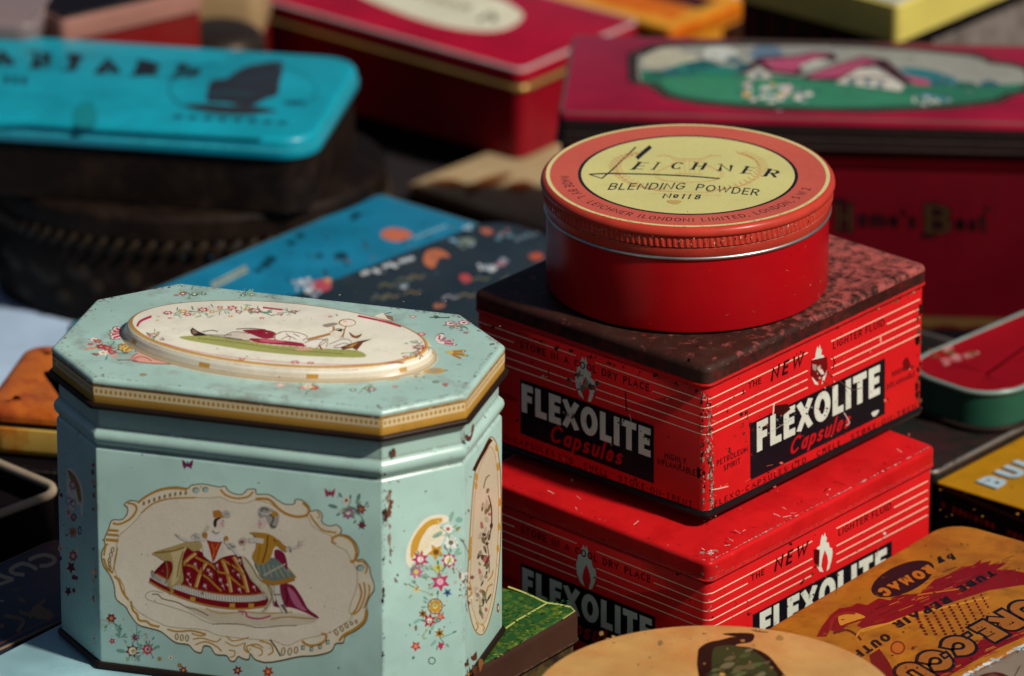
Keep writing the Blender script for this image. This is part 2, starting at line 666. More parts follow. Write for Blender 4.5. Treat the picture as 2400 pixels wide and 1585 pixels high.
def cloth_sheet():
    nx, ny = 26, 26
    V, F = [], []
    for j in range(ny + 1):
        for i in range(nx + 1):
            x, y = -0.34 + 0.20 * i / nx, 0.045 + 0.22 * j / ny
            z = 0.0035 + 0.0012 * math.sin(60 * x + 25 * y) + 0.0008 * math.sin(95 * y - 30 * x)
            V.append((x, y, z))
    for j in range(ny):
        for i in range(nx):
            a = j * (nx + 1) + i
            F.append((a, a + 1, a + nx + 2, a + nx + 1))
    o = mobj('cloth', V, F, M_CLOTH)
    return tag(o, 'pale blue cloth showing at the left between brown oval tin and orange tin', 'cloth')


cloth_sheet()

# inks
BLK = (0.006, 0.006, 0.010)
CREAM = S('#e9dfc9')
WHITE = S('#e4e6dc')
GOLD = S('#c8983a')
DGOLD = S('#8a5d22')
BROWN = S('#4a2c1c')
CRIM = S('#a01535')
DRED = S('#7a0f1f')
ROSE = S('#d67890')
LGREEN = S('#8fa98a')
MINT = (0.370, 0.560, 0.505)
BARE = [S('#8c867c'), S('#4a3a30'), S('#2a1812'), S('#b9b4a8')]
RUSTS = [S('#3a2016'), S('#5b3523'), S('#24130e'), S('#7a5540')]


# ---------------------------------------------------------------- mint octagonal tin
G_FRONT = ((-53.90555, -48.8, 77.19123), (0.04704, 0, 0.00592), (-0.00080, 0, -0.04876))
G_CHAM = ((24.07800, -80.22494, 124.23943), (0.04870, 0.04870, -0.01453), (-0.00022, -0.00022, -0.06651))
G_SIDE = ((79.8, -36.2, 108.08747), (0, 0.17786, -0.07425), (0, -0.00022, -0.05560))
G_LCH = ((-91.11967, -13.18327, 82.64693), (0.10374, -0.10374, 0.05651), (-0.00248, 0.00248, -0.06881))
G_LID = ((-76.01068, 31.48484, 117.9), (0.05537, 0.01640, 0), (0.04749, -0.14588, 0))
G_LIDP = ((-71.76, 19.68, 122.9), (0.05516, 0.01634, 0), (0.04731, -0.14532, 0))
S2 = 2 ** -0.5


def spray(a, pts, seed, r0, ky=1.0, n=9, spread=1.6):
    """hair-fine stems, leaves and buds gathered round printed flowers"""
    r = random.Random(seed)
    for x, y in pts:
        for _ in range(n):
            t, d = r.uniform(0, 6.28), r0 * r.uniform(0.7, spread)
            ex, ey = x + d * math.cos(t), y + ky * d * math.sin(t)
            c = S(r.choice(['#6f9a86', '#5c8a78', '#86ab90', '#4f7a6c', '#93a878']))
            if r.random() < 0.5:
                a.line([(x, y), ((x + ex) / 2 + r0 * 0.12, (y + ey) / 2), (ex, ey)], r0 * 0.07, c)
            if r.random() < 0.6:
                a.ell(ex, ey, r0 * 0.26, r0 * 0.11 * (0.5 + ky / 2), c, math.degrees(t), 7)
            else:
                a.ell(ex, ey, r0 * 0.09, r0 * 0.09 * ky, S(r.choice(['#b8405c', '#d8a848', '#efe2d0', '#8a2444', '#c87a90'])), 0, 6)


def mint_tin():
    T = thing('tea_tin', 'mint green eight-sided tin with a dancing couple in an oval frame', 'tin', (-0.0872, -0.1999, 0.0403), -16.5)
    L, W, C, H = 0.162, 0.100, 0.025, 0.1179
    out = octo(L, W, C)
    m_body = paint('mint_enamel', MINT, rough=0.24, spec=0.4, grime=0.16, chip=0.14, wear=(0.16, 0.13, 0.10), wear2=(0.07, 0.04, 0.03), edge=0.52, erad=0.0024, bump=0.12, dent=0.8, coat=0.25, var=0.24, scratch=0.12)
    m_lid = paint('mint_enamel_lid', MINT, rough=0.26, spec=0.4, grime=0.80, chip=0.16, wear=(0.18, 0.14, 0.10), wear2=(0.09, 0.055, 0.04), edge=0.80, erad=0.0018, bump=0.10, dent=0.35, var=0.2, coat=0.2,
                  grimecol=(0.19, 0.16, 0.12))
    m_print = paint('mint_tin_print', None, rough=0.26, spec=0.3, grime=0.12, chip=0.10, wear=(0.3, 0.25, 0.18), wear2=(0.15, 0.10, 0.07), bump=0.06, coat=0.25, var=0.12)
    m_printlid = paint('mint_lid_print', None, rough=0.26, spec=0.3, grime=0.30, chip=0.14, wear=(0.3, 0.25, 0.18), wear2=(0.15, 0.10, 0.07), bump=0.06, coat=0.25, var=0.12, grimecol=(0.2, 0.16, 0.13))
    m_band = paint('gold_band', S('#c0913f'), rough=0.32, grime=0.40, chip=0.25, edge=0.4, bump=0.1, var=0.25)
    m_rim = paint('dark_rolled_rim', (0.022, 0.013, 0.010), rough=0.4, chip=0.3, wear=(0.10, 0.05, 0.03), metal=0.3)
    # body with a pressed bead below the lid
    prof = [(0.0012, 0.0018), (0.0012, 0.0885), (0.0016, 0.0893), (0.0023, 0.0900), (0.0020, 0.0906), (0.0011, 0.0916), (0.0004, 0.0930), (0.0002, 0.0942), (0.0006, 0.0956),
            (0.0017, 0.0968), (0.0024, 0.0975), (0.0024, 0.1090)]
    body = shell('body', out, prof, m_body, T, angle=40)
    shell('base_rim', out, [(0.0012, 0.0), (0.0, 0.0004), (-0.0004, 0.0014), (0.0002, 0.0024), (0.0012, 0.0027)], m_rim, T)
    # lid: rolled wire, gold skirt, mint top with raised oval
    wire('rolled_rim', out, -0.0002, 0.1070, 0.0013, m_rim, T)
    band = shell('lid_band', out, [(0.0008, 0.1070), (0.0002, 0.1082), (0.0002, 0.1150), (0.0005, 0.1155)], m_band, T, top=False, bottom=False)
    lid = shell('lid', out, [(0.0007, 0.1154), (0.0000, 0.1158)] + rnd(0.0000, 0.1160, 0.0019, 0.1179, 5), m_lid, T, bottom=False)
    dome_prof = [(0.0, H - 0.0002)] + rnd(0.0, H, 0.0016, H + 0.0012, 3, False) + rnd(0.0022, H + 0.0019, 0.0050, H + 0.0050, 5)
    m_dome = paint('cream_dome', S('#e6e2d0'), rough=0.26, spec=0.3, grime=0.34, chip=0.14, wear=(0.3, 0.25, 0.18), wear2=(0.15, 0.10, 0.07), edge=0.1, bump=0.08, coat=0.25, grimecol=(0.25, 0.2, 0.17))
    dome = shell('raised_oval', oval(0.0615, 0.0345, 96), dome_prof, m_dome, lid, bottom=False, angle=60)

    # --- rings on the shoulder of the raised oval, following its profile
    def ovalband(name, d0, d1, col_at, lift=0.00005, n=160):
        V, F, cs = [], [], []

        def zz(d):
            pr_ = dome_prof
            for (a, za), (b, zb) in zip(pr_, pr_[1:]):
                if a <= d <= b:
                    return za + (zb - za) * (d - a) / max(b - a, 1e-9)
            return pr_[-1][1]
        steps = 7
        base = oval(0.0615, 0.0345, n)
        for s in range(steps + 1):
            d = d0 + (d1 - d0) * s / steps
            for x, y in inset(base, d):
                V.append((x, y, zz(d) + lift))
        for s in range(steps):
            for i in range(n):
                j = (i + 1) % n
                F.append((s * n + i, s * n + j, (s + 1) * n + j, (s + 1) * n + i))
                cs.append(col_at(i, s))
        return mobj(name, V, F, m_printlid, lid, cols=cs, angle=60)
    rr = random.Random(5)

    def shoulder(i, s):
        if s >= 5:
            return S('#c79c4a') if s == 5 else S('#b07f34')
        if s <= 0:
            return S('#a89878')
        m_ = i % 18
        if m_ in (3, 4) and s in (2, 3):
            return S('#b98a3a')
        if m_ in (9, 10, 11) and s == 3:
            return S('#b8687a')
        return S('#d2c8b2') if s > 1 else S('#b8a98c')
    ovalband('gilded_rim', 0.0003, 0.0050, shoulder)
    # --- print on the oval
    a = Art(G_LIDP, normal=(0, 0, 1))
    cr = S('#b22448')
    a.line([(165, 215), (185, 180), (255, 148)], 16, cr, smooth=True)
    a.line([(980, 90), (1050, 98), (1110, 105)], 11, cr)
    a.line([(1600, 145), (1760, 180), (1880, 215)], 13, cr, smooth=True)
    a.line([(330, 320), (600, 385), (1000, 435), (1500, 462), (1900, 440)], 4, ROSE, smooth=True)
    ky = 0.38
    for x, y, r, n in ((360, 125, 40, 7), (590, 105, 46, 7), (780, 92, 42, 6), (930, 112, 55, 6), (490, 135, 36, 6), (700, 88, 26, 5), (825, 118, 30, 7),
                       (270, 270, 44, 7), (330, 300, 20, 6), (1180, 118, 34, 6), (1420, 150, 18, 5), (1090, 135, 20, 5), (975, 160, 22, 5), (375, 160, 18, 5),
                       (2010, 265, 36, 6), (1990, 350, 52, 7), (1970, 385, 34, 6), (1900, 410, 26, 6), (850, 425, 26, 6), (1190, 445, 34, 6), (1290, 450, 26, 6)):
        c = rr.choice([cr, S('#c03a5c'), S('#b43a6a'), S('#a8203c')])
        a.star(x, y, r, c, n, 0.6, ky, rr.random(), CREAM, 0.42)
        a.ell(x, y, r * 0.2, r * 0.2 * ky, GOLD, n=6)
    for x, y, r in ((460, 115, 38), (650, 118, 26), (700, 100, 20), (880, 98, 28), (770, 148, 20), (295, 175, 14), (300, 150, 12)):
        a.flower(x, y, r, S('#cf9a45'), CREAM, 6, ky)
    for x, y in ((420, 140), (560, 150), (640, 150), (1010, 125), (1050, 140), (880, 75), (1030, 110)):
        a.ell(x, y, 26, 5, S('#a9b79a'), rr.uniform(-20, 20))
    # recumbent shepherd boy
    spray(a, [(400, 130), (560, 120), (700, 105), (850, 110), (950, 120), (1150, 120), (290, 275), (1995, 330), (1960, 380)], 6, 55, 0.4, 9)
    gr, dg = S('#a3a557'), S('#6c6d35')
    a.blob([(450, 280), (600, 275), (800, 290), (1000, 330), (1250, 350), (1450, 362), (1600, 372), (1640, 412), (1450, 412), (1200, 400), (900, 370), (650, 330), (480, 300)], gr)
    a.line([(560, 290), (800, 318), (1100, 360), (1500, 392)], 4, dg, smooth=True)
    dk = S('#2a1a16')
    a.poly([(510, 238), (525, 222), (560, 245), (620, 268), (660, 272), (540, 278), (518, 262)], dk)
    a.poly([(520, 236), (540, 238), (560, 258), (530, 266)], S('#8a6a50'))
    a.line([(590, 250), (650, 240), (690, 248)], 5, dk, smooth=True)
    a.blob([(730, 275), (800, 250), (900, 262), (960, 290), (880, 305), (780, 292)], S('#d8cdbc'))
    a.blob([(850, 240), (940, 235), (1030, 242), (1070, 265), (1050, 290), (980, 292), (900, 262)], S('#8c0f26'))
    a.blob([(900, 292), (1050, 300), (1230, 322), (1260, 345), (1100, 335), (940, 318)], S('#9c1230'))
    a.blob([(960, 300), (1080, 305), (1120, 318), (1000, 318)], S('#cf5a70'))
    a.line([(810, 232), (900, 228), (1000, 236)], 6, S('#6b4640'), smooth=True)
    a.blob([(1060, 275), (1100, 250), (1200, 255), (1270, 280), (1240, 305), (1090, 305)], S('#efe8d8'))
    a.line([(1065, 300), (1055, 275), (1100, 252)], 6, S('#b98a3a'), smooth=True)
    a.blob([(1250, 320), (1330, 300), (1390, 310), (1330, 350), (1260, 340)], S('#f0eadc'))
    a.line([(1270, 300), (1400, 268), (1440, 250), (1440, 215)], 15, S('#b5803a'), smooth=True)
    a.poly([(1420, 250), (1470, 232), (1510, 245), (1480, 290), (1420, 275)], S('#e8ddc8'))
    a.poly([(1450, 240), (1500, 232), (1490, 250)], dk)
    a.ell(1530, 190, 58, 26, S('#9a7b4f'))
    a.ell(1532, 191, 50, 21, S('#ece0cf'))
    a.ell(1515, 182, 14, 6, S('#e4b8a6'))
    a.line([(1500, 290), (1510, 240), (1525, 210)], 9, S('#b5803a'))
    a.blob([(1345, 330), (1370, 310), (1400, 300), (1390, 350), (1360, 362)], S('#efe6d4'))
    a.line([(1345, 335), (1365, 365)], 9, S('#8c0f26'))
    a.blob([(1410, 330), (1500, 300), (1550, 310), (1530, 345), (1440, 350)], S('#ece6da'))
    a.blob([(1540, 250), (1580, 275), (1625, 262), (1600, 290), (1560, 285)], S('#8a5128'))
    a.poly([(1480, 350), (1600, 310), (1690, 295), (1630, 320), (1590, 370), (1560, 355), (1500, 366)], S('#6f3a1c'))
    a.poly([(1500, 352), (1600, 318), (1560, 350)], S('#b98a3a'))
    a.blob([(1190, 358), (1260, 352), (1310, 365), (1220, 372)], S('#d9a78c'))
    a.blob([(1370, 205), (1440, 190), (1470, 200), (1400, 220)], S('#9a8a7c'))
    # drawn contours
    ct = S('#5a3a2c')
    for pts in ([(1060, 300), (1065, 270), (1110, 250), (1200, 254), (1270, 280), (1240, 306)], [(1250, 322), (1330, 298), (1392, 310), (1330, 352)], [(1410, 332), (1500, 298), (1552, 310), (1530, 348), (1440, 352)],
                [(730, 276), (800, 249), (900, 262)], [(740, 290), (880, 306), (960, 296)], [(1345, 332), (1372, 308), (1402, 298), (1392, 352)], [(1420, 252), (1470, 230), (1512, 245), (1482, 292)], [(1100, 300), (1150, 280), (1200, 300)], [(1180, 262), (1220, 282)], [(1440, 345), (1500, 325), (1540, 330)],
                [(1130, 262), (1160, 285), (1150, 304)], [(620, 268), (720, 272), (780, 268)], [(640, 276), (740, 284), (850, 300)]):
        a.line(pts, 4, ct, smooth=True)
    for i in range(26):
        x = 520 + 42 * i
        y = 296 + 0.082 * (x - 520)
        a.line([(x, y), (x + 16, y - 8)], 3, S('#7d8040'))
    a.speck(600, 2000, 130, 430, 60, 2, 9, [S('#a99f8e'), S('#8f8475'), S('#bdb4a2')], 0.4, 21)
    a.build('shepherd_print', lid, m_printlid)
    # --- print on the flat of the lid
    a = Art(G_LID, normal=(0, 0, 1))
    for x, y, r, n, c in ((410, 8, 22, 6, '#b8322c'), (455, -2, 36, 8, '#9c2a2e'), (530, 2, 40, 8, '#2c5048'), (590, 0, 26, 7, '#2c5048'), (850, 8, 30, 7, '#3f6a66'), (910, 4, 34, 7, '#7a7f88'),
                          (1960, 150, 32, 7, '#b88a8c'), (2110, 150, 30, 3, '#1f5a50'), (2300, 255, 26, 6, '#8c5a78'), (2270, 240, 20, 5, '#7a8c96'),
                          (220, 525, 32, 6, '#8a7038')):
        a.star(x, y, r, S(c), n, 0.5, 0.38, 0.3, CREAM if n > 6 else GOLD, 0.3)
    for x, y, r, c, c2 in ((2205, 195, 46, '#b56a80', '#efe5d8'), (2290, 190, 44, '#b0486a', '#efe5d8'), (2250, 215, 40, '#a84a60', '#ead9c8')):
        a.flower(x, y, r, S(c), S('#a8506c'), 7, 0.4, S(c2))
    a.line([(2200, 235), (2240, 215), (2300, 222)], 4, S('#4e7d5e'))
    # dragonflies, little bird
    a.line([(2070, 155), (2200, 157)], 6, S('#254c44'))
    a.poly([(2110, 147), (2135, 155), (2105, 165)], S('#254c44'))
    a.blob([(1710, 150), (1760, 128), (1800, 140), (1830, 175), (1760, 165)], S('#e4dccb'))
    a.poly([(1775, 135), (1830, 150), (1832, 180), (1795, 165)], S('#8a6a48'))
    a.line([(1770, 135), (1820, 122)], 4, BLK)
    spray(a, [(500, 0), (880, 6), (2250, 205), (-30, 355), (-60, 320), (20, 385), (1620, 612), (1290, 602)], 5, 62, 0.4, 9)
    # scallop shells at both ends of the oval
    def scallop(cx, cy, dirs, L, w, c1, c2):
        for dx, dy in dirs:
            pts = [(cx, cy - w * 0.2), (cx + dx * L * 0.7 - dy * w, cy + dy * L * 0.7 * 0.42 - w * 0.42), (cx + dx * L, cy + dy * L * 0.42), (cx + dx * L * 0.7 + dy * w, cy + dy * L * 0.7 * 0.42 + w * 0.42), (cx, cy + w * 0.2)]
            a.blob(pts, S('#6a4a3c'), 3)
            a.blob([(cx + (x - cx) * 0.93, cy + (y - cy) * 0.9) for x, y in pts], c1, 3)
            a.line([(cx + dx * L * 0.3, cy + dy * L * 0.3 * 0.42), (cx + dx * L * 0.8, cy + dy * L * 0.8 * 0.42)], w * 0.5, c2)
    scallop(100, 262, ((-0.75, -0.9), (-0.95, -0.4), (-1, 0.15), (-0.9, 0.7)), 118, 26, S('#ecd9d0'), S('#b8304c'))
    scallop(150, 330, ((-0.8, 0.2), (-0.75, 0.7), (-0.5, 1.0)), 130, 26, S('#d9b85c'), S('#a8782c'))
    scallop(2120, 320, ((0.1, -1.2), (0.5, -0.8), (0.85, -0.3), (1.0, 0.25)), 120, 26, S('#e8d9d2'), S('#b85a70'))
    scallop(2170, 380, ((0.9, -0.1), (1.0, 0.4), (0.8, 0.9)), 140, 26, S('#d9b85c'), S('#a8782c'))
    # cherub
    a.blob([(130, 415), (180, 385), (240, 380), (300, 405), (360, 425), (450, 440), (440, 460), (330, 458), (200, 448), (150, 440)], S('#d99f90'))
    a.line([(45, 432), (140, 432), (180, 440)], 5, S('#8a4a3c'))
    a.line([(150, 440), (250, 452), (440, 460)], 5, S('#8f2f2c'), smooth=True)
    a.line([(270, 420), (330, 438), (430, 440)], 4, S('#a2453c'), smooth=True)
    a.ell(235, 388, 32, 16, S('#e2ae9c'))
    for pts in ([(210, 384), (232, 374), (262, 384), (258, 398)], [(150, 428), (190, 412), (240, 420), (270, 440)], [(300, 408), (350, 424), (380, 444)], [(180, 388), (150, 405), (140, 425)], [(330, 440), (390, 446), (445, 444)]):
        a.line(pts, 5, S('#7a2c28'), smooth=True)
    # scrolls round the foot of the oval
    for x, y, w in ((770, 505, 60), (920, 528, 60), (1060, 540, 62), (1200, 545, 40), (1360, 552, 60), (1500, 552, 55), (1640, 548, 60), (1800, 540, 70), (1960, 520, 60), (2080, 500, 70)):
        a.ell(x, y, w, 20, S('#d9c79a') if w < 62 else S('#c79c4c'))
        a.ell(x, y - 2, w * 0.55, 11, S('#a09a88') if w > 55 else S('#e6dcc4'))
    for x, y, r, c in ((1250, 605, 36, '#cf7f86'), (1310, 606, 42, '#b2333f'), (1275, 600, 36, '#e3d4bf'), (2090, 570, 26, '#5d8378'), (2150, 585, 24, '#b0465a')):
        a.flower(x, y, r, S(c), GOLD, 6, 0.4)
    # flowers by the near chamfer and along the near edge
    o = ((150, 455, 20, '#7d4a44'),)
    for x, y, r, c, n in ((-110, 300, 34, '#e9dcd0', 7), (-85, 310, 36, '#b0485c', 7), (-130, 330, 24, '#b5303c', 5), (-60, 345, 46, '#9c1f3c', 7), (-20, 355, 46, '#b22c4c', 7), (-45, 385, 44, '#efe2d8', 7),
                          (10, 380, 38, '#b23a50', 7), (-90, 395, 26, '#8c2438', 5), (30, 405, 34, '#d7a8a0', 7), (-150, 360, 24, '#cf8a80', 6), (-115, 355, 28, '#d98f70', 6)):
        a.star(x, y, r, S(c), n, 0.6, 0.42, 0.2, GOLD, 0.28)
    for x, y, r, c, n in ((1560, 620, 34, '#4d7d6a', 7), (1680, 617, 40, '#7d4c56', 7), (1650, 610, 26, '#4d6a5a', 6), (1830, 600, 22, '#b23c44', 5), (1100, 590, 40, '#e0b8b0', 7)):
        a.star(x, y, r, S(c), n, 0.5, 0.4, 0.1, CREAM, 0.3)
    q = Art(((0, 0, 117.9), (1, 0, 0), (0, 1, 0)), normal=(0, 0, 1), lift=0.00004)
    cr8 = [(-55, -47.6), (55, -47.6), (78.4, -24.5), (78.4, 24.5), (55, 47.6), (-55, 47.6), (-78.4, 24.5), (-78.4, -24.5)]
    for i in range(8):
        p0, p1 = cr8[i], cr8[(i + 1) % 8]
        q.chips(p0, p1, 120 if i in (0, 4) else 55, 0.36, 0.06, 0.55, [S('#5b3f30'), S('#6a5a4c'), S('#8a7a66'), S('#7d8f84')], 0.8, 400 + i)
        q.chips(p0, (p0[0] * 0.96, p0[1] * 0.95), 10, 0.5, 0.08, 0.6, [S('#5b3f30'), S('#8a7a66'), S('#6c7f74')], 1.0, 420 + i)
    q.speck(-76, 76, -46, 46, 110, 0.08, 0.36, [S('#7d8f84'), S('#8d7d68'), S('#8aa094'), S('#a3a08c')], 1.0, 440)
    q.build('edge_rust', lid, m_printlid, 'stuff')
    a.speck(-100, 2300, -20, 60, 40, 3, 9, [S('#6c5340'), S('#8a7a66'), S('#7d8f84')], 0.35, 8)
    a.speck(-180, 200, 60, 560, 36, 3, 14, [S('#8d7d68'), S('#a3a08c'), S('#6c5340')], 0.35, 18)
    a.speck(1900, 2400, 330, 640, 30, 3, 16, [S('#8d7d68'), S('#6c7f74')], 0.35, 28)
    a.build('flower_print', lid, m_printlid)
    # dotted strip on the skirt
    for nm, org, ux, nor, w in (('front', (-L / 2 + C, -W / 2), (1, 0), (0, -1, 0), L - 2 * C), ('right', (L / 2 - C, -W / 2), (S2, S2), (S2, -S2, 0), C / S2),
                                ('left', (-L / 2, -W / 2 + C), (S2, -S2), (-S2, -S2, 0), C / S2), ('end', (L / 2, -W / 2 + C), (0, 1), (1, 0, 0), W - 2 * C)):
        aff = ((org[0] * 1000 - nor[0] * -0.0, org[1] * 1000, 107.0), (ux[0], ux[1], 0), (0, 0, 1))
        a = Art(aff, normal=nor, lift=-0.00014)
        wm = w * 1000
        a.poly([(0.6, 4.2), (wm - 0.6, 4.2), (wm - 0.6, 7.6), (0.6, 7.6)], S('#d8c69a'))
        a.line([(0.4, 7.85), (wm - 0.4, 7.85)], 0.5, S('#6a4422'))
        x = 1.6
        while x < wm - 1.2:
            a.ell(x, 5.9, 0.52, 0.85, S('#a8782e'), n=8)
            x += 1.9
        a.chips((1, 7.9), (wm - 1, 7.9), int(wm * 0.7), 0.25, 0.12, 0.5, RUSTS + [S('#b9b4a8')], 0.8, 3)
        a.build('dotted_border', band, m_print)

    # ------------------------------------------------ front medallion
    a = Art(G_FRONT, normal=(0, -1, 0))
    outer = [(330, 190), (400, 130), (500, 85), (620, 68), (730, 80), (760, 55), (850, 45), (940, 60), (985, 70), (1040, 65), (1060, 95), (1110, 125), (1180, 132), (1225, 92), (1290, 92),
             (1300, 130), (1400, 135), (1480, 185), (1540, 215), (1610, 212), (1620, 178), (1670, 180), (1730, 230), (1748, 272), (1800, 263), (1842, 300), (1838, 360), (1900, 396), (1960, 386),
             (2002, 425), (1995, 460), (2060, 478), (2122, 540), (2145, 610), (2125, 676), (2180, 672), (2232, 735), (2245, 800), (2268, 860), (2275, 920), (2235, 985), (2210, 1060), (2224, 1110),
             (2204, 1190), (2122, 1262), (2042, 1305), (2022, 1362), (1960, 1372), (1922, 1434), (1800, 1470), (1660, 1480), (1500, 1515), (1380, 1530), (1290, 1505), (1252, 1460), (1238, 1505),
             (1190, 1500), (1150, 1482), (1120, 1520), (1080, 1515), (1050, 1474), (960, 1464), (918, 1404), (862, 1395), (840, 1450), (780, 1434), (730, 1384), (620, 1364), (500, 1274),
             (400, 1244), (308, 1214), (236, 1122), (206, 1068), (126, 1000), (112, 900), (80, 810), (20, 720), (6, 620), (36, 550), (30, 500), (66, 415), (95, 345), (178, 338), (222, 290),
             (224, 236), (200, 214), (240, 182), (292, 184)]
    so = spl(outer, True, 4)
    a.poly([(x + 3, y + 10) for x, y in so], S('#4d5d52'))
    a.poly(so, S('#e6dcc2'))
    a.line(so, 9, S('#6a5a3c'), True)
    inner = [(330, 300), (420, 220), (560, 172), (740, 155), (900, 162), (1000, 155), (1080, 190), (1200, 205), (1300, 180), (1420, 215), (1520, 290), (1640, 325), (1720, 320), (1760, 390),
             (1850, 450), (1920, 480), (1950, 550), (2040, 600), (2090, 690), (2130, 760), (2130, 900), (2090, 1020), (2070, 1100), (2090, 1160), (1960, 1250), (1890, 1290), (1680, 1340),
             (1560, 1390), (1440, 1350), (1300, 1340), (1000, 1310), (860, 1260), (600, 1240), (480, 1200), (330, 1120), (230, 1010), (150, 850), (110, 720), (130, 600), (150, 480), (240, 400), (310, 330)]
    a.blob(inner, S('#e4d9c4'))
    a.line(spl(inner, True, 4), 5, S('#9c8458'), True)
    # gilded scrolls of the frame
    G1, G2 = S('#b8862f'), S('#8a5f22')
    for pts, w in (([(310, 200), (400, 135), (520, 88), (640, 78), (725, 92)], 20), ([(340, 285), (440, 205), (580, 165), (790, 158)], 13), ([(225, 200), (285, 215), (300, 260), (250, 330), (160, 375), (100, 368)], 18),
                   ([(60, 425), (150, 432)], 22), ([(50, 462), (150, 470)], 22), ([(40, 505), (148, 515)], 26), ([(25, 640), (40, 560), (60, 540)], 18), ([(22, 660), (50, 740), (100, 785)], 20), ([(140, 570), (125, 660), (100, 770)], 12),
                   ([(110, 810), (150, 850), (180, 940), (230, 1010)], 18), ([(150, 820), (190, 900), (205, 980)], 8), ([(250, 1020), (265, 1090), (300, 1130), (320, 1180), (380, 1190), (420, 1220), (490, 1235)], 20),
                   ([(555, 1255), (640, 1275), (760, 1268), (880, 1298)], 16), ([(1000, 90), (1050, 140), (1140, 165), (1230, 150), (1270, 110)], 16), ([(1290, 170), (1400, 175), (1480, 250), (1560, 300), (1650, 318), (1720, 300), (1730, 250), (1680, 200)], 22),
                   ([(1745, 300), (1780, 360), (1850, 430), (1960, 450)], 14), ([(1800, 275), (1825, 310), (1800, 330)], 9), ([(1920, 500), (1990, 470), (2080, 510), (2125, 600), (2110, 680), (2075, 690)], 22), ([(1930, 490), (1925, 530), (1960, 540)], 14),
                   ([(2130, 690), (2180, 690), (2215, 740), (2200, 790)], 14), ([(2150, 870), (2170, 960), (2130, 1080), (2090, 1130)], 16), ([(2190, 860), (2200, 960), (2160, 1080), (2110, 1130)], 14), ([(2230, 880), (2235, 950), (2190, 1080)], 12),
                   ([(2215, 1090), (2195, 1180), (2110, 1255), (2030, 1300), (1990, 1350)], 24), ([(1680, 1350), (1730, 1385), (1800, 1385), (1870, 1350), (1880, 1300), (1840, 1290)], 20),
                   ([(760, 1290), (830, 1310), (880, 1300)], 12), ([(770, 1340), (850, 1330), (960, 1360), (1010, 1330)], 11), ([(790, 1385), (880, 1360), (970, 1400), (1010, 1440)], 12), ([(1050, 1310), (1100, 1350), (1180, 1340), (1240, 1320)], 10),
                   ([(1040, 1360), (1120, 1395), (1200, 1370)], 9), ([(1210, 1370), (1200, 1420), (1240, 1450), (1220, 1400), (1300, 1380), (1360, 1410)], 12), ([(1260, 1390), (1340, 1420), (1350, 1460), (1320, 1480)], 11), ([(1330, 1350), (1420, 1380), (1440, 1440), (1400, 1470)], 13), ([(1070, 1430), (1120, 1440), (1115, 1480), (1080, 1490)], 11)):
        a.line(pts, w, G1, smooth=True)
    for x, y, rx, ry, rt in ((635, 1318, 12, 24, 0), (678, 1326, 12, 24, 0), (722, 1330, 12, 24, 0), (1525, 1440, 14, 32, 8), (1580, 1440, 14, 30, 8), (1632, 1428, 14, 26, 8),
                             (1965, 1278, 12, 24, -25), (2010, 1248, 12, 22, -30), (2050, 1222, 11, 20, -30), (2090, 1202, 9, 14, -30), (2130, 1188, 8, 12, -30),
                             (98, 590, 11, 20, 12), (85, 632, 11, 20, 8), (72, 678, 10, 17, 0), (72, 712, 9, 14, -5), (78, 742, 8, 12, -10)):
        a.ell(x, y, rx + 5, ry + 5, S('#7a5a28'), rt)
        a.ell(x, y, rx - 3, ry - 3, S('#dccfae'), rt)
    for i in range(9):
        t = i / 8
        x, y = 362 + 350 * t, 205 - 85 * math.sin(t * 1.5)
        a.poly([(x - 9, y - 14), (x + 9, y - 18), (x + 9, y + 12), (x - 9, y + 16)], S('#8a6a3c'))
    for x, y, r in ((797, 97, 30), (876, 92, 28), (2160, 742, 34)):
        a.ell(x, y, r, r * 0.85, S('#6f6a55'))
        a.ell(x + 4, y + 4, r * 0.8, r * 0.66, MINT)
    for x, y in ((1690, 1408), (1760, 1420), (1832, 1400), (1895, 1362)):
        a.poly([(x - 16, y - 18), (x + 16, y - 22), (x + 14, y + 16), (x - 14, y + 20)], S('#4c4a3c'))
        a.poly([(x - 9, y - 10), (x + 13, y - 16), (x + 10, y + 12), (x - 8, y + 14)], MINT)
    a.line([(1415, 1340), (1460, 1400), (1505, 1480)], 12, S('#4a3c28'))
    for i in range(14):
        x = 1750 + 15 * i
        a.ell(x, 335 + 9.5 * i, 3, 5, G1, n=6)
    a.build('medallion_frame', body, m_print)

    a = Art(G_FRONT, normal=(0, -1, 0), lift=0.000036)
    # ground they dance on
    a.line([(520, 950), (430, 935), (375, 965), (400, 1010), (560, 1060), (740, 1120), (850, 1180), (940, 1212)], 7, S('#a39a86'), smooth=True)
    a.blob([(700, 1060), (900, 1090), (1150, 1110), (1400, 1110), (1650, 1120), (1790, 1150), (1810, 1170), (1770, 1200), (1600, 1225), (1300, 1225), (1000, 1210), (860, 1160)], S('#cdc1a9'))
    a.line([(930, 1212), (1150, 1210), (1320, 1240), (1500, 1225), (1640, 1222)], 7, S('#6c6455'), smooth=True)
    a.line([(430, 962), (480, 965), (520, 1000), (640, 1030), (720, 1070), (800, 1090), (900, 1140)], 8, S('#6a3c24'), smooth=True)
    a.line([(880, 1080), (1000, 1120), (1200, 1110), (1400, 1120), (1600, 1110)], 12, S('#b89a62'), smooth=True)
    a.line([(1420, 1170), (1550, 1150), (1700, 1160), (1790, 1165)], 12, S('#a88a54'), smooth=True)
    a.line([(1150, 1105), (1210, 1110), (1230, 1150), (1330, 1165), (1420, 1140)], 16, S('#b0506c'), smooth=True)
    # lady: overskirt, gown, ribbons, flounce
    RED = S('#7d0f1c')
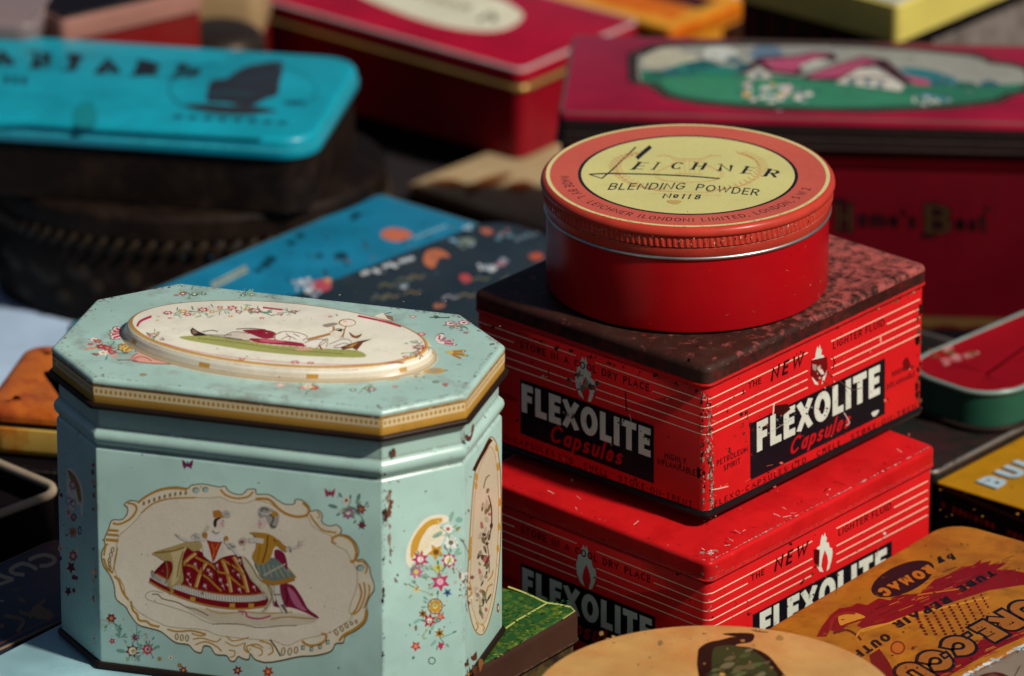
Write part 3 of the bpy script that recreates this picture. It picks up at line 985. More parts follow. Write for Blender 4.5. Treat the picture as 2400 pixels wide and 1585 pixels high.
    a.blob([(640, 610), (730, 568), (830, 600), (900, 650), (945, 700), (1000, 660), (1090, 635), (1165, 640), (1195, 700), (1240, 820), (1320, 910), (1395, 1000), (1402, 1045), (1300, 1078), (1100, 1085),
            (900, 1065), (700, 1005), (590, 960), (480, 905), (405, 855), (450, 770), (540, 680)], RED)
    for pts in ([(795, 620), (735, 665), (700, 705)], [(890, 690), (835, 780), (795, 905)], [(1015, 675), (1060, 790), (1090, 945)], [(1110, 650), (1180, 770), (1230, 945)]):
        a.line(pts, 30, S('#b8853c'), smooth=True)
        a.line([(x + 7, y) for x, y in pts], 8, S('#d9c08a'), smooth=True)
    for pts in ([(790, 650), (870, 690), (930, 720), (985, 775), (1050, 790), (1110, 840), (1160, 880), (1215, 915)], [(690, 715), (770, 730), (840, 790), (900, 830), (950, 880), (1010, 935)], [(1010, 670), (1080, 710), (1130, 740), (1200, 800)]):
        a.line(pts, 17, S('#b07a2c'), smooth=True)
    rr2 = random.Random(9)
    for x, y in ((790, 710), (735, 790), (725, 840), (920, 795), (1000, 840), (1020, 890), (870, 890), (970, 720), (1110, 765), (1150, 800), (1160, 920), (1280, 900), (750, 880), (1160, 680), (900, 760), (1060, 880)):
        a.star(x, y, rr2.uniform(14, 26), S('#d8b9b0'), 5, 0.35, 1.0, rr2.random())
        a.line([(x, y), (x + 16, y + 34)], 4, S('#cfa8a0'))
    ruf = [(425, 795), (480, 830), (560, 870), (660, 905), (780, 945), (900, 975), (1040, 995), (1180, 1000), (1290, 995), (1375, 978)]
    rs = spl(ruf, False, 6)
    a.line(rs, 52, S('#d2cdbf'))
    for i in range(0, len(rs) - 1, 1):
        x, y = rs[i]
        a.line([(x - 3, y - 22), (x + 3, y + 26)], 7, S('#8f8c86'))
    a.line([(x, y - 32) for x, y in ruf], 12, S('#a8672c'), smooth=True)
    a.line([(405, 855), (500, 912), (640, 975), (800, 1030), (1000, 1072), (1200, 1082), (1380, 1060)], 13, S('#b4812f'), smooth=True)
    for x, y in ((770, 1000), (1100, 1052), (1258, 1052)):
        a.line([(x - 22, y), (x + 22, y + 4)], 34, S('#c08f38'))
    for x0, x1 in ((660, 560), (720, 680), (850, 850), (960, 980), (1080, 1180), (1150, 1290)):
        a.line([(x0, 690), ((x0 + x1) / 2, 800), (x1, 890)], 7, S('#560812'), smooth=True)
    a.line([(640, 625), (540, 700), (450, 790)], 12, S('#520812'), smooth=True)
    # mantle on her arm
    a.blob([(430, 620), (500, 590), (620, 555), (740, 515), (800, 500), (850, 545), (830, 590), (770, 600), (720, 570), (690, 640), (680, 730), (692, 840), (660, 880), (580, 890), (560, 860), (600, 760), (590, 690), (530, 680), (480, 650)], S('#b09a64'))
    a.blob([(590, 600), (690, 575), (720, 575), (680, 650), (660, 780), (640, 850), (590, 880), (610, 740), (600, 660)], S('#cbb986'))
    a.line([(450, 615), (600, 600), (700, 570)], 14, S('#8a6a30'), smooth=True)
    a.line([(690, 600), (660, 700), (640, 820)], 9, S('#7a5c2a'), smooth=True)
    a.line([(545, 690), (560, 770), (545, 870)], 12, S('#8a6a30'), smooth=True)
    a.poly([(560, 890), (600, 900), (612, 945), (570, 968), (585, 930)], S('#a8863c'))
    # bodice, neck, head, hat with feather
    a.poly([(850, 560), (900, 540), (925, 640), (935, 700), (860, 640)], S('#ddd6c6'))
    a.poly([(1015, 545), (1050, 620), (1000, 660), (950, 700), (970, 610)], S('#d8d0bd'))
    a.poly([(890, 510), (1018, 520), (985, 590), (965, 650), (938, 695), (922, 630)], S('#a8321f'))
    a.line([(930, 540), (950, 600), (940, 660)], 9, S('#c9702c'))
    a.line([(985, 540), (960, 590)], 9, S('#c9702c'))
    a.blob([(885, 470), (940, 450), (1000, 455), (1030, 490), (1010, 522), (950, 520), (895, 508)], S('#e3ded6'))
    a.poly([(940, 440), (985, 445), (990, 475), (940, 470)], S('#ddd3c8'))
    a.line([(935, 430), (960, 455), (990, 445)], 7, S('#4a2a20'))
    a.line([(905, 390), (880, 430), (860, 460)], 30, S('#c9c0a8'))
    a.ell(1003, 368, 40, 48, S('#ddcfc4'), -12)
    a.ell(1012, 375, 16, 14, S('#d8a49c'))
    a.blob([(945, 345), (975, 322), (1010, 325), (975, 350), (965, 400), (945, 395)], S('#3a281f'))
    a.line([(1012, 350), (1030, 352)], 5, S('#3a281f'))
    a.line([(1018, 395), (1030, 393)], 6, S('#9a3c38'))
    a.poly([(935, 268), (985, 260), (1008, 275), (1032, 328), (985, 318), (945, 328)], S('#b87a30'))
    a.blob([(1010, 285), (1050, 262), (1082, 290), (1075, 325), (1040, 328), (1022, 310)], S('#b8b4aa'))
    a.line([(1040, 300), (1065, 290)], 6, S('#5c5852'))
    # arms and sleeves
    a.line([(880, 500), (800, 500), (720, 505), (650, 472)], 30, S('#d6cec4'), smooth=True)
    a.line([(660, 490), (625, 455)], 11, S('#bfae9f'))
    a.ell(800, 480, 42, 34, S('#c9c4ba'))
    a.line([(770, 465), (830, 500)], 6, S('#6d675e'))
    a.line([(800, 450), (790, 510)], 5, S('#6d675e'))
    a.ell(873, 470, 22, 28, S('#b07a30'))
    a.ell(1048, 500, 20, 26, S('#b07a30'))
    a.line([(1040, 520), (1100, 570), (1160, 640)], 30, S('#d6cec4'), smooth=True)
    a.ell(1092, 560, 36, 30, S('#c4beb4'), 30)
    a.line([(1070, 540), (1118, 572)], 7, S('#57524a'))
    a.line([(1075, 575), (1130, 560)], 6, S('#57524a'))
    # pale mantle between the two
    a.blob([(1180, 640), (1215, 655), (1270, 720), (1330, 820), (1430, 895), (1442, 1000), (1400, 1090), (1350, 1100), (1400, 1020), (1380, 960), (1300, 880), (1230, 790), (1195, 720)], S('#c8bda0'))
    a.line([(1200, 650), (1260, 730), (1320, 830), (1420, 905), (1425, 1000), (1370, 1090)], 9, S('#7a6a42'), smooth=True)
    # cavalier: cloak, legs, coat, skirt, sash
    a.blob([(1455, 590), (1530, 620), (1560, 740), (1550, 860), (1610, 890), (1680, 990), (1730, 1080), (1808, 1140), (1810, 1165), (1700, 1110), (1580, 1070), (1450, 1062), (1480, 960), (1500, 850), (1455, 680)], S('#7f1c3c'))
    a.blob([(1560, 900), (1620, 950), (1680, 1050), (1720, 1100), (1640, 1070), (1590, 1000)], S('#b06480'))
    a.line([(1540, 900), (1560, 1000), (1530, 1060)], 12, S('#521024'), smooth=True)
    a.line([(1390, 880), (1440, 1000), (1450, 1060)], 9, S('#7a7266'))
    a.line([(1470, 870), (1478, 960), (1500, 1030), (1545, 1110)], 46, S('#cfcabf'), smooth=True)
    a.line([(1450, 960), (1500, 965)], 14, S('#8d877c'))
    a.line([(1495, 870), (1505, 960), (1530, 1040)], 6, S('#6d675e'), smooth=True)
    a.poly([(1500, 1050), (1530, 1040), (1562, 1112), (1552, 1122)], S('#6a5a4a'))
    a.blob([(1290, 690), (1420, 655), (1480, 680), (1540, 740), (1620, 825), (1560, 850), (1470, 862), (1370, 850), (1320, 780)], S('#687a76'))
    for i in range(7):
        x = 1310 + 42 * i
        a.line([(x, 700 + 6 * i), (x + 22 + 8 * i, 820)], 8, S('#8d9a8a') if i % 2 else S('#b09a58'))
    a.line([(1352, 842), (1440, 868), (1540, 850), (1618, 826)], 38, S('#a8762a'), smooth=True)
    a.blob([(1245, 448), (1300, 445), (1390, 455), (1460, 490), (1500, 540), (1450, 570), (1425, 640), (1395, 690), (1340, 712), (1290, 690), (1268, 640), (1300, 560), (1290, 480)], S('#b3832e'))
    a.line([(1395, 470), (1385, 580), (1350, 700)], 15, S('#7a5218'), smooth=True)
    a.line([(1330, 560), (1310, 690)], 8, S('#8a611f'))
    a.line([(1440, 500), (1490, 560)], 14, S('#7a5218'))
    a.line([(1470, 520), (1520, 570), (1560, 590)], 42, S('#ad7d2c'), smooth=True)
    a.line([(1545, 590), (1600, 575), (1660, 560)], 26, S('#cfc6ba'), smooth=True)
    for e in ((1690, 515), (1660, 512), (1690, 545)):
        a.line([(1640, 568), e], 9, S('#c4b4a4'))
    a.line([(1570, 560), (1590, 610)], 9, S('#77726a'))
    a.line([(1360, 520), (1290, 510), (1240, 510)], 40, S('#d0cabe'), smooth=True)
    a.ell(1190, 520, 36, 34, S('#c8b4a4'))
    a.ell(1180, 525, 20, 16, S('#8a5a48'))
    a.line([(1360, 805), (1440, 760), (1540, 708)], 15, S('#aba597'))
    a.ell(1345, 372, 42, 56, S('#dccbbf'), 5)
    a.ell(1330, 378, 15, 18, S('#d69c94'))
    a.line([(1318, 350), (1335, 352)], 5, S('#3a281f'))
    a.line([(1320, 405), (1332, 404)], 5, S('#9a3c38'))
    a.blob([(1310, 290), (1320, 245), (1370, 230), (1430, 255), (1480, 290), (1485, 350), (1460, 410), (1420, 415), (1390, 360), (1370, 320), (1330, 330)], S('#a5a096'))
    a.line([(1330, 300), (1350, 250), (1400, 265)], 14, S('#5e5a54'), smooth=True)
    a.line([(1400, 290), (1440, 330), (1420, 390), (1460, 405)], 14, S('#4e4a45'), smooth=True)
    a.line([(1320, 270), (1345, 290), (1390, 295), (1430, 280)], 9, S('#d8d4ca'), smooth=True)
    a.ell(1450, 295, 30, 22, S('#b8862f'))
    # age marks in the paint
    a.speck(330, 2000, 380, 1300, 46, 2, 7, [S('#8d7a64'), S('#6a5545'), S('#a8967c')], 1.0, 12)
    a.build('dancing_couple_print', body, m_print)

    a = Art(G_FRONT, normal=(0, -1, 0), lift=0.00003)
    # loose flowers and butterflies on the front panel
    for x, y, r, c, c2, n in ((2040, 185, 42, '#e8e2d0', '#8a5a30', 6), (2055, 285, 58, '#a5628a', '#efe2da', 8), (85, 1165, 44, '#7c2238', '#b8822f', 6)):
        a.flower(x, y, r, S(c), S(c2), n)
    a.star(2160, 258, 50, S('#8a1c34'), 7, 0.55, 1, 0.2, S('#c07a3a'), 0.36)
    a.star(2170, 388, 42, S('#5c1028'), 6, 0.5, 1, 0.1, S('#9c3c4c'), 0.3)
    a.star(262, 1440, 66, S('#74122c'), 7, 0.55, 1, 0.3, S('#e0cfae'), 0.5)
    a.ell(268, 1440, 16, 16, S('#b8862f'))
    a.star(390, 1425, 52, S('#b4243c'), 8, 0.7, 1, 0.1, S('#e9b4b4'), 0.45)
    a.ell(392, 1425, 15, 15, S('#7c1a1c'))
    a.star(288, 1325, 42, S('#7c2a48'), 8, 0.5, 1, 0.3, S('#3a3040'), 0.25)
    a.star(92, 1357, 30, S('#a0263c'), 5, 0.5, 1, 0.5, S('#d8a08c'), 0.25)
    a.star(490, 1505, 24, S('#9a742c'), 6, 0.5, 1, 0.3)
    a.ell(582, 1495, 20, 16, S('#d9d2bc'))
    a.ell(584, 1495, 7, 7, BLK)
    for x, y, rx, ry, rt in ((155, 1270, 12, 60, 5), (140, 1310, 28, 10, 40), (190, 1310, 28, 10, -40), (165, 1440, 40, 16, 10), (460, 1410, 34, 12, -30), (225, 1500, 14, 30, 20), (310, 1500, 14, 30, -20), (1930, 232, 40, 14, 15), (2140, 160, 14, 34, 15), (1975, 300, 20, 9, -30), (1990, 140, 10, 24, -30)):
        a.ell(x, y, rx, ry, S('#6b9080'), rt)
    spray(a, [(2060, 230), (2150, 300), (100, 1200), (262, 1440), (390, 1425), (290, 1330)], 7, 70, 1.0, 10)
    # butterflies
    for x, y, s, c in ((1905, 122, 1.0, '#b03a58'), (728, -118, 1.05, '#7a2b58')):
        for sx in (-1, 1):
            a.poly([(x + sx * 4, y - 4), (x + sx * 44 * s, y - 40 * s), (x + sx * 40 * s, y + 2), (x + sx * 26 * s, y + 38 * s), (x + sx * 5, y + 14)], S(c))
        a.line([(x, y - 24), (x, y + 24)], 8, BLK)
    # lower edge flowers
    for x, y, r, c in ((690, 1600, 40, '#7a2030'), (1145, 1600, 44, '#7a1838'), (1400, 1610, 52, '#a83a2c'), (660, 1560, 24, '#8a5a2c')):
        a.star(x, y, r, S(c), 6, 0.55, 1, 0.2, GOLD, 0.3)
    a.speck(-40, 2350, -260, 1650, 60, 2, 7, [S('#5f7068'), S('#6f8d80'), S('#7d6a5c'), S('#4a4d46')], 1.2, 41)
    a.chips((-60, -200), (-60, 1650), 40, 6, 3, 12, RUSTS, 1.8, 51)
    a.chips((2352, -150), (2352, 1500), 26, 6, 3, 12, RUSTS + [S('#9a8f80')], 1.8, 52)
    a.chips((2356, 100), (2356, 420), 14, 5, 4, 16, [S('#3d2a20'), S('#6a4c38')], 2.4, 53)
    a.chips((-50, 1680), (1100, 1790), 50, 7, 3, 14, [S('#6a3c24'), S('#3a2016'), S('#8a5a38')], 0.5, 54)
    a.build('scattered_flowers', body, m_print)

    # ------------------------------------------------ right chamfer: shell and spray of flowers
    a = Art(G_CHAM, normal=(S2, -S2, 0))
    a.blob([(795, 860), (800, 780), (840, 690), (900, 610), (970, 580), (1040, 585), (1060, 620), (1000, 640), (1030, 700), (980, 800), (900, 830), (840, 870), (820, 900)], S('#e8e2cc'))
    a.blob([(820, 830), (830, 740), (880, 660), (940, 610), (1010, 600), (1000, 630), (940, 650), (900, 700), (880, 740), (860, 800), (835, 840)], S('#c99a35'))
    for i in range(11):
        u = i / 10
        a.line([(835 + 150 * u, 830 - 215 * u), (910 + 105 * u, 790 - 110 * u)], 5, S('#e6d6a0'))
    for x, y, r, c, c2, n in ((1048, 665, 36, '#dfe6e0', '#c0503c', 8), (1066, 748, 46, '#e2e6e0', '#6a5a50', 8), (1055, 855, 50, '#b8325c', '#e2d46a', 8), (855, 925, 44, '#b86a94', '#d9c858', 7),
                              (970, 1135, 50, '#c4902c', '#d8c06a', 8), (988, 900, 30, '#cfc35a', '#8a8a3c', 7), (858, 1030, 26, '#d8c890', '#b87a2c', 6)):
        a.flower(x, y, r, S(c), S(c2), n, 1.0, S('#efe6dc') if c == '#b8325c' else None)
    a.ring(970, 1135, 44, 46, 6, S('#8a3a38'))
    for x, y, r, c, c2, n in ((880, 850, 58, '#b43060', '#efd6dc', 7), (975, 805, 54, '#c4902c', '#6a4c14', 5), (1000, 985, 64, '#b83a64', '#e2a8bc', 6), (935, 1222, 50, '#a8243c', '#e8d8d0', 7), (895, 1180, 30, '#8a6a2c', '#4a3a14', 6),
                              (1003, 1198, 32, '#b83c5c', '#d8805c', 5), (997, 1300, 34, '#a87c28', '#4a3a20', 6), (852, 1378, 36, '#b43a44', '#d88a5c', 5), (1006, 1376, 30, '#b4345c', '#b8345c', 5), (1045, 1052, 30, '#506f94', '#2c3c50', 5)):
        a.star(x, y, r, S(c), n, 0.5, 1.0, 0.4, S(c2), 0.34)
    for x, y, rx, ry, rt in ((985, 700, 34, 14, -30), (1068, 590, 12, 34, 20), (1105, 800, 12, 26, 30), (860, 1225, 26, 10, -30), (955, 1260, 10, 24, 15), (960, 1360, 26, 9, -50), (1115, 610, 22, 18, 0), (905, 950, 22, 16, 0), (840, 985, 16, 12, 0)):
        a.ell(x, y, rx, ry, S('#7fb0a2'), rt)
    a.ell(1105, 668, 12, 12, S('#b8963c'))
    for i in range(9):
        t = 2 * math.pi * i / 9
        a.ell(950 + 20 * math.cos(t), 1468 + 20 * math.sin(t), 6, 5, S('#2c3a38'), n=6)
    spray(a, [(1050, 700), (1060, 850), (880, 880), (990, 960), (970, 1135), (940, 1230), (1000, 1330), (860, 1030)], 8, 60, 1.0, 9)
    a.line([(1120, 720), (1150, 760), (1172, 808)], 5, S('#6a5a50'))
    a.chips((1150, 900), (1180, 1120), 46, 32, 3, 13, [S('#8a5a44'), S('#b9aea2'), S('#d8d8d0'), S('#7a4a3a')], 1.3, 60)
    a.chips((690, 380), (702, 900), 24, 8, 3, 14, [S('#6a3c2c'), S('#8a7468')], 2.2, 61)
    a.chips((1200, 1440), (1170, 1640), 24, 18, 4, 18, [S('#8a5a30'), S('#5b3523'), S('#a8743c')], 1.3, 62)
    a.blob([(1150, 100), (1165, 95), (1172, 105), (1185, 95), (1190, 50), (1200, 30), (1206, 48), (1196, 100), (1180, 135), (1155, 130)], S('#5c342a'))
    a.chips((712, 165), (722, 230), 10, 5, 5, 15, [S('#4a241c'), S('#6c3a2c')], 1.5, 63)
    a.speck(720, 1210, 150, 1500, 30, 3, 9, [S('#5f7068'), S('#7d6a5c')], 1.1, 64)
    a.build('shell_and_flowers_print', body, m_print)

    # ------------------------------------------------ end panel: second oval scene, seen edge-on
    a = Art(G_SIDE, normal=(1, 0, 0))
    oo = [(255, 45), (300, 90), (318, 200), (330, 330), (335, 600), (325, 900), (300, 1150), (260, 1350), (210, 1480), (160, 1480), (118, 1390), (88, 1200), (96, 950), (110, 700), (130, 430), (150, 280), (200, 150)]
    a.blob(oo, S('#d6caae'))
    a.line(spl(oo, True, 5), 7, S('#8f6a30'), True)
    ii = [(x + (212 - x) * 0.16, y + (760 - y) * 0.10) for x, y in oo]
    a.blob(ii, S('#cfc2a8'))
    a.line(spl(ii, True, 5), 4, S('#a8813c'), True)
    a.line([(135, 295), (165, 230), (240, 90), (262, 60)], 26, S('#3a1c12'))
    for x, y in ((112, 800), (108, 860), (106, 915), (155, 340), (150, 400), (300, 120), (312, 260), (322, 520), (318, 700), (310, 860)):
        a.ell(x, y, 10, 30, S('#c4922f'))
    for pts in ([(100, 1100), (120, 1180), (95, 1210)], [(150, 1400), (165, 1430), (150, 1460)], [(190, 1410), (210, 1440), (200, 1470)], [(235, 1100), (265, 1060), (275, 1020)], [(220, 1200), (240, 1140), (270, 1120)]):
        a.line(pts, 10, S('#b8862f'), smooth=True)
    r2 = random.Random(77)
    for i in range(60):
        y = r2.uniform(420, 1360)
        x = 215 - (y - 700) * 0.045 + r2.gauss(0, 22)
        a.ell(x, y, r2.uniform(6, 16), r2.uniform(12, 38), S(r2.choice(['#5a4a38', '#7a2c34', '#8a8270', '#a86a64', '#4a3a30', '#b8a890', '#6a6a48'])), r2.uniform(-30, 30), 8)
    a.line([(205, 420), (222, 350), (250, 320)], 7, S('#5a4a3c'), smooth=True)
    a.line([(240, 470), (262, 560), (262, 700), (240, 800)], 9, S('#4a1c20'), smooth=True)
    a.line([(232, 820), (245, 940), (246, 1040)], 6, S('#5a3c30'), smooth=True)
    a.ell(312, 1300, 10, 36, S('#8a3a38'))
    a.ell(314, 1300, 5, 18, S('#d8c8b0'))
    a.build('second_medallion_print', body, m_print)

    # ------------------------------------------------ left chamfer: shell and flowers
    a = Art(G_LCH, normal=(-S2, -S2, 0))
    a.blob([(175, 310), (215, 320), (258, 390), (275, 470), (270, 570), (262, 600), (250, 520), (200, 560), (175, 470)], S('#ddd4c4'))
    a.blob([(180, 315), (215, 340), (250, 410), (262, 500), (245, 500), (225, 420), (195, 370)], S('#9c6f3c'))
    for x, y, r, c, c2 in ((210, 405, 26, '#b06a70', '#e2c8c0'), (185, 500, 24, '#b090a8', '#d8c8cc'), (215, 520, 22, '#b08a98', '#e0d0c8'), (185, 570, 26, '#d0b4b0', '#b07a6c'), (215, 600, 22, '#8a4a58', '#c08a80'),
                           (210, 690, 28, '#b87a58', '#a85a40'), (212, 835, 28, '#a83a40', '#d8b0a8'), (135, 790, 18, '#d0b4a0', '#a8705a')):
        a.star(x, y, r, S(c), 7, 0.65, 1.4, 0.2, S(c2), 0.4)
    for x, y, r in ((200, 905, 30), (215, 965, 16), (232, 970, 14), (182, 1050, 24), (216, 1045, 15), (140, 465, 14), (135, 850, 14)):
        a.star(x, y, r, S('#6a1a34'), 5, 0.5, 1.4, 0.4)
    for i in range(7):
        t = 2 * math.pi * i / 7
        a.ell(252 + 9 * math.cos(t), 680 + 22 * math.sin(t), 4, 8, S('#2c3a3c'), n=6)
    a.ell(238, 800, 9, 30, S('#c9c8a4'))
    a.speck(120, 290, 200, 1150, 40, 2, 6, [S('#3a4a46'), S('#5b4a40')], 1.4, 71)
    a.build('shell_print', body, m_print)
    return T


mint_tin()


# ---------------------------------------------------------------- red lighter-capsule tins
FX_RIGHT = ((-80.28754, -58.3, 115.89403), (0.11380, 0, -0.03766), (0.00219, 0, -0.07712))
FX_LEFT = ((-67.75, 47.93799, 52.10926), (0, -0.06836, 0.01969), (0, -0.00038, -0.05725))
PIN = S('#e6d8b8')
FXW = S('#cfd4c6')
FXR = (0.56, 0.010, 0.012)


def flame(a, x, y, w, h, sk, col, red):
    """a flame with a red heart; sk = slope of the panel"""
    def P(u, v):
        return (x + u * w, y + v * h + sk * u * w)
    a.poly([P(*q) for q in ((-.12, -.50), (-.03, -.42), (.02, -.52), (.08, -.40), (.14, -.36), (.10, -.24), (.24, -.20), (.30, -.05), (.42, -.02), (.46, .12), (.40, .30), (.26, .50), (.12, .52),
                            (.22, .30), (.16, .12), (.02, -.06), (-.12, .12), (-.18, .32), (-.06, .50), (-.26, .44), (-.42, .26), (-.46, .04), (-.36, -.16), (-.44, -.22), (-.24, -.24), (-.20, -.38))], col)


def corner_warp(face):
    """prints that run past the flat of a face follow its rounded near corner"""
    X, Y, r = 0.06775, 0.0583, 0.0032

    def w(q):
        if face == 'right':
            e, h = -(X - r) - q.x, -q.y - Y
            if e <= 0:
                return q
            t = min(e / r, 0.80)
            return Vector((-(X - r) - (r + h) * math.sin(t), -(Y - r) - (r + h) * math.cos(t), q.z))
        e, h = -(Y - r) - q.y, -q.x - X
        if e <= 0:
            return q
        t = min(e / r, 0.80)
        return Vector((-(X - r) - (r + h) * math.cos(t), -(Y - r) - (r + h) * math.sin(t), q.z))
    return w


def fx_right(m, worn):
    n = (0, -1, 0)
    res = []
    wr = corner_warp('right')
    a = Art(FX_RIGHT, normal=n, warp=wr)
    ends = ((798, 230), (845, 282), (895, 330), (945, 375), (987, 425))
    sl = lambda y0, y1, x: y0 + (y1 - y0) * (x - 105) / 1170.0
    x0, x1 = 101, 1266
    for i, (y0, y1) in enumerate(ends):
        segs = [(x0, 640), (770, x1)] if i != 1 else [(x0, 300), (1080, x1)]
        for s0, s1 in segs:
            xs = [x for x in (s0, s0 + 4, s0 + 8, s0 + 12, s0 + 16, s0 + 20, s0 + 24) if s0 == x0] or [s0]
            a.line([(x, sl(y0, y1, x)) for x in xs + [s1]], 5, PIN)
    res.append((a, 'pinstripes'))
    a = Art(FX_RIGHT, normal=n)
    a.poly([(325, 930), (1070, 565), (1070, 878), (325, 1242)], BLK)
    a.text('FLEXOLITE', (362, 1088), (1042, 765), (0, -165), 0.235, FXW, gap=0.10, wide=0.98)
    a.text('Capsules', (535, 1108), (866, 950), (22, -100), 0.15, S('#b8141a'), gap=0.13, slant=0.05)
    res.append((a, 'name_panel'))
    a = Art(FX_RIGHT, normal=n)
    ik = (0.016, 0.004, 0.006)
    a = Art(FX_RIGHT, normal=n, lift=0.00004)
    a.text('THE', (317, 742), (388, 708), (0, -34), 0.16, ik, gap=0.2)
    res.append((a, 'lettering'))
    a = Art(FX_RIGHT, normal=n, lift=0.00004)
    a.text('NEW', (437, 700), (612, 612), (12, -82), 0.19, ik, gap=0.3)
    res.append((a, 'lettering'))
    a = Art(FX_RIGHT, normal=n, lift=0.00004)
    a.text('LIGHTER FLUID', (780, 520), (1066, 382), (0, -40), 0.15, ik, gap=0.18, space=0.4)
    res.append((a, 'lettering'))
    a = Art(FX_RIGHT, normal=n, lift=0.00004)
    a.text('PETROLEUM', (146, 1162), (312, 1082), (0, -32), 0.16, ik, gap=0.18)
    res.append((a, 'lettering'))
    a = Art(FX_RIGHT, normal=n, lift=0.00004)
    a.text('SPIRIT', (182, 1190), (272, 1146), (0, -32), 0.16, ik, gap=0.18)
    res.append((a, 'lettering'))
    a = Art(FX_RIGHT, normal=n, lift=0.00004)
    a.text('HIGHLY', (1110, 672), (1212, 622), (0, -32), 0.16, ik, gap=0.18)
    res.append((a, 'lettering'))
    a = Art(FX_RIGHT, normal=n, lift=0.00004)
    a.text('INFLAMMABLE', (1082, 742), (1240, 665), (0, -32), 0.16, ik, gap=0.16)
    res.append((a, 'lettering'))
    a = Art(FX_RIGHT, normal=n, lift=0.00004)
    a.text('FLEXO-CAPSULES LTD · CHELL · STOKE-ON-TRENT', (132, 1385), (1278, 832), (0, -32), 0.15, ik, gap=0.34, space=0.5)
    res.append((a, 'lettering'))
    a = Art(FX_RIGHT, normal=n, lift=0.00004)
    a.text('ENGLAND', (605, 1192), (812, 1092), (0, -32), 0.15, ik, gap=0.34)
    res.append((a, 'lettering'))
    a = Art(FX_RIGHT, normal=n)
    flame(a, 705, 606, 95, 215, -0.48, FXW, None)
    res.append((a, 'flame_emblem'))
    a = Art(FX_RIGHT, normal=n, lift=0.00007, warp=wr)
    cor = [S('#8c7e72'), S('#3a1a14'), S('#1c0d0a'), S('#6a4438'), S('#5a2a20'), S('#a89a8c')]
    if worn:
        a.chips((108, 770), (120, 1440), 260, 7, 1.2, 6, cor, 2.2, 101)
        a.chips((110, 1050), (118, 1420), 80, 5, 1.2, 5, [S('#9a8c80'), S('#7d6f64'), S('#b8aa9c'), S('#5a3a2e')], 2.2, 109)
        a.chips((1256, 250), (1262, 900), 22, 7, 3, 14, [S('#2a0f0c'), S('#6a3a2c')], 2.0, 102)
        a.chips((110, 712), (1262, 175), 80, 8, 3, 12, [S('#3a1a12'), S('#7a4a30'), S('#1c0d0a'), S('#a87c5c')], 0.7, 103)
        a.poly([(455, 830), (530, 820), (545, 850), (500, 890), (465, 880)], S('#3a0f0e'))
        a.line([(456, 815), (450, 880)], 6, S('#d8d0c4'))
        a.poly([(660, 580), (745, 560), (750, 620), (735, 660), (690, 700), (655, 660)], S('#6a0f12'))
        a.poly([(690, 625), (720, 630), (732, 655), (715, 660)], S('#d8c8bc'))
        a.poly([(665, 600), (690, 605), (685, 640), (668, 630)], S('#9a8a80'))
        a.chips((690, 590), (760, 720), 26, 26, 3, 12, [S('#4a1a14'), S('#7a2a20'), S('#b8a898')], 1.0, 104)
        a.line([(775, 560), (788, 590), (776, 630)], 6, S('#2a0f0c'), smooth=True)
        a.line([(115, 1290), (150, 1285), (205, 1272)], 6, S('#d9b8a8'))
        a.line([(1045, 445), (1045, 478)], 5, S('#e0c0a0'))
        a.blob([(995, 870), (1035, 855), (1025, 880), (1005, 892)], S('#c8ccc4'))
        a.chips((1180, 620), (1250, 600), 16, 16, 3, 10, [S('#d8a08c'), S('#8a1a18'), S('#3a0f0e')], 0.7, 105)
        a.blob([(1170, 590), (1195, 560), (1215, 610), (1190, 630)], S('#6a0c10'))
        a.blob([(1240, 450), (1265, 440), (1262, 480), (1245, 490)], S('#24090a'))
        a.speck(100, 1260, 500, 1400, 60, 2, 9, [S('#7a1214'), S('#3a0a0c'), S('#d86a50')], 1.0, 106)
        for i in range(16):
            r = random.Random(200 + i)
            x, y = r.uniform(110, 900), r.uniform(700, 1380)
            a.line([(x, y), (x + r.uniform(-40, 60), y + r.uniform(-30, 30))], r.uniform(1.5, 3), S('#c86a54'))
        a.line([(800, 680), (880, 740), (940, 730)], 4, S('#5a4038'), smooth=True)
        a.line([(840, 870), (870, 925), (850, 940)], 6, S('#c8a8a0'), smooth=True)
        a.line([(420, 985), (560, 900)], 3, S('#a8a49c'))
        a.chips((360, 960), (1040, 700), 40, 40, 2, 8, [BLK, S('#6a6a62'), S('#3a1010')], 0.8, 107)
        a.chips((500, 1180), (1000, 940), 12, 10, 3, 10, [S('#2a0808'), S('#5a0c0e')], 0.8, 108)
    else:
        a.chips((108, 770), (112, 1100), 10, 5, 2, 6, [S('#5a0c0e'), S('#a8645c')], 2.0, 111)
        a.poly([(648, 585), (680, 590), (676, 690), (650, 660)], S('#4a0a0e'))
        a.line([(985, 650), (1010, 560), (1060, 500)], 4, S('#a8403c'), smooth=True)
        a.ell(1030, 520, 8, 8, S('#e0c8c0'))
        a.speck(100, 1260, 500, 1400, 36, 2, 7, [S('#7a1214'), S('#3a0a0c')], 1.0, 112)
    res.append((a, 'wear_marks'))
    for art, nm in res:
        yield art, nm


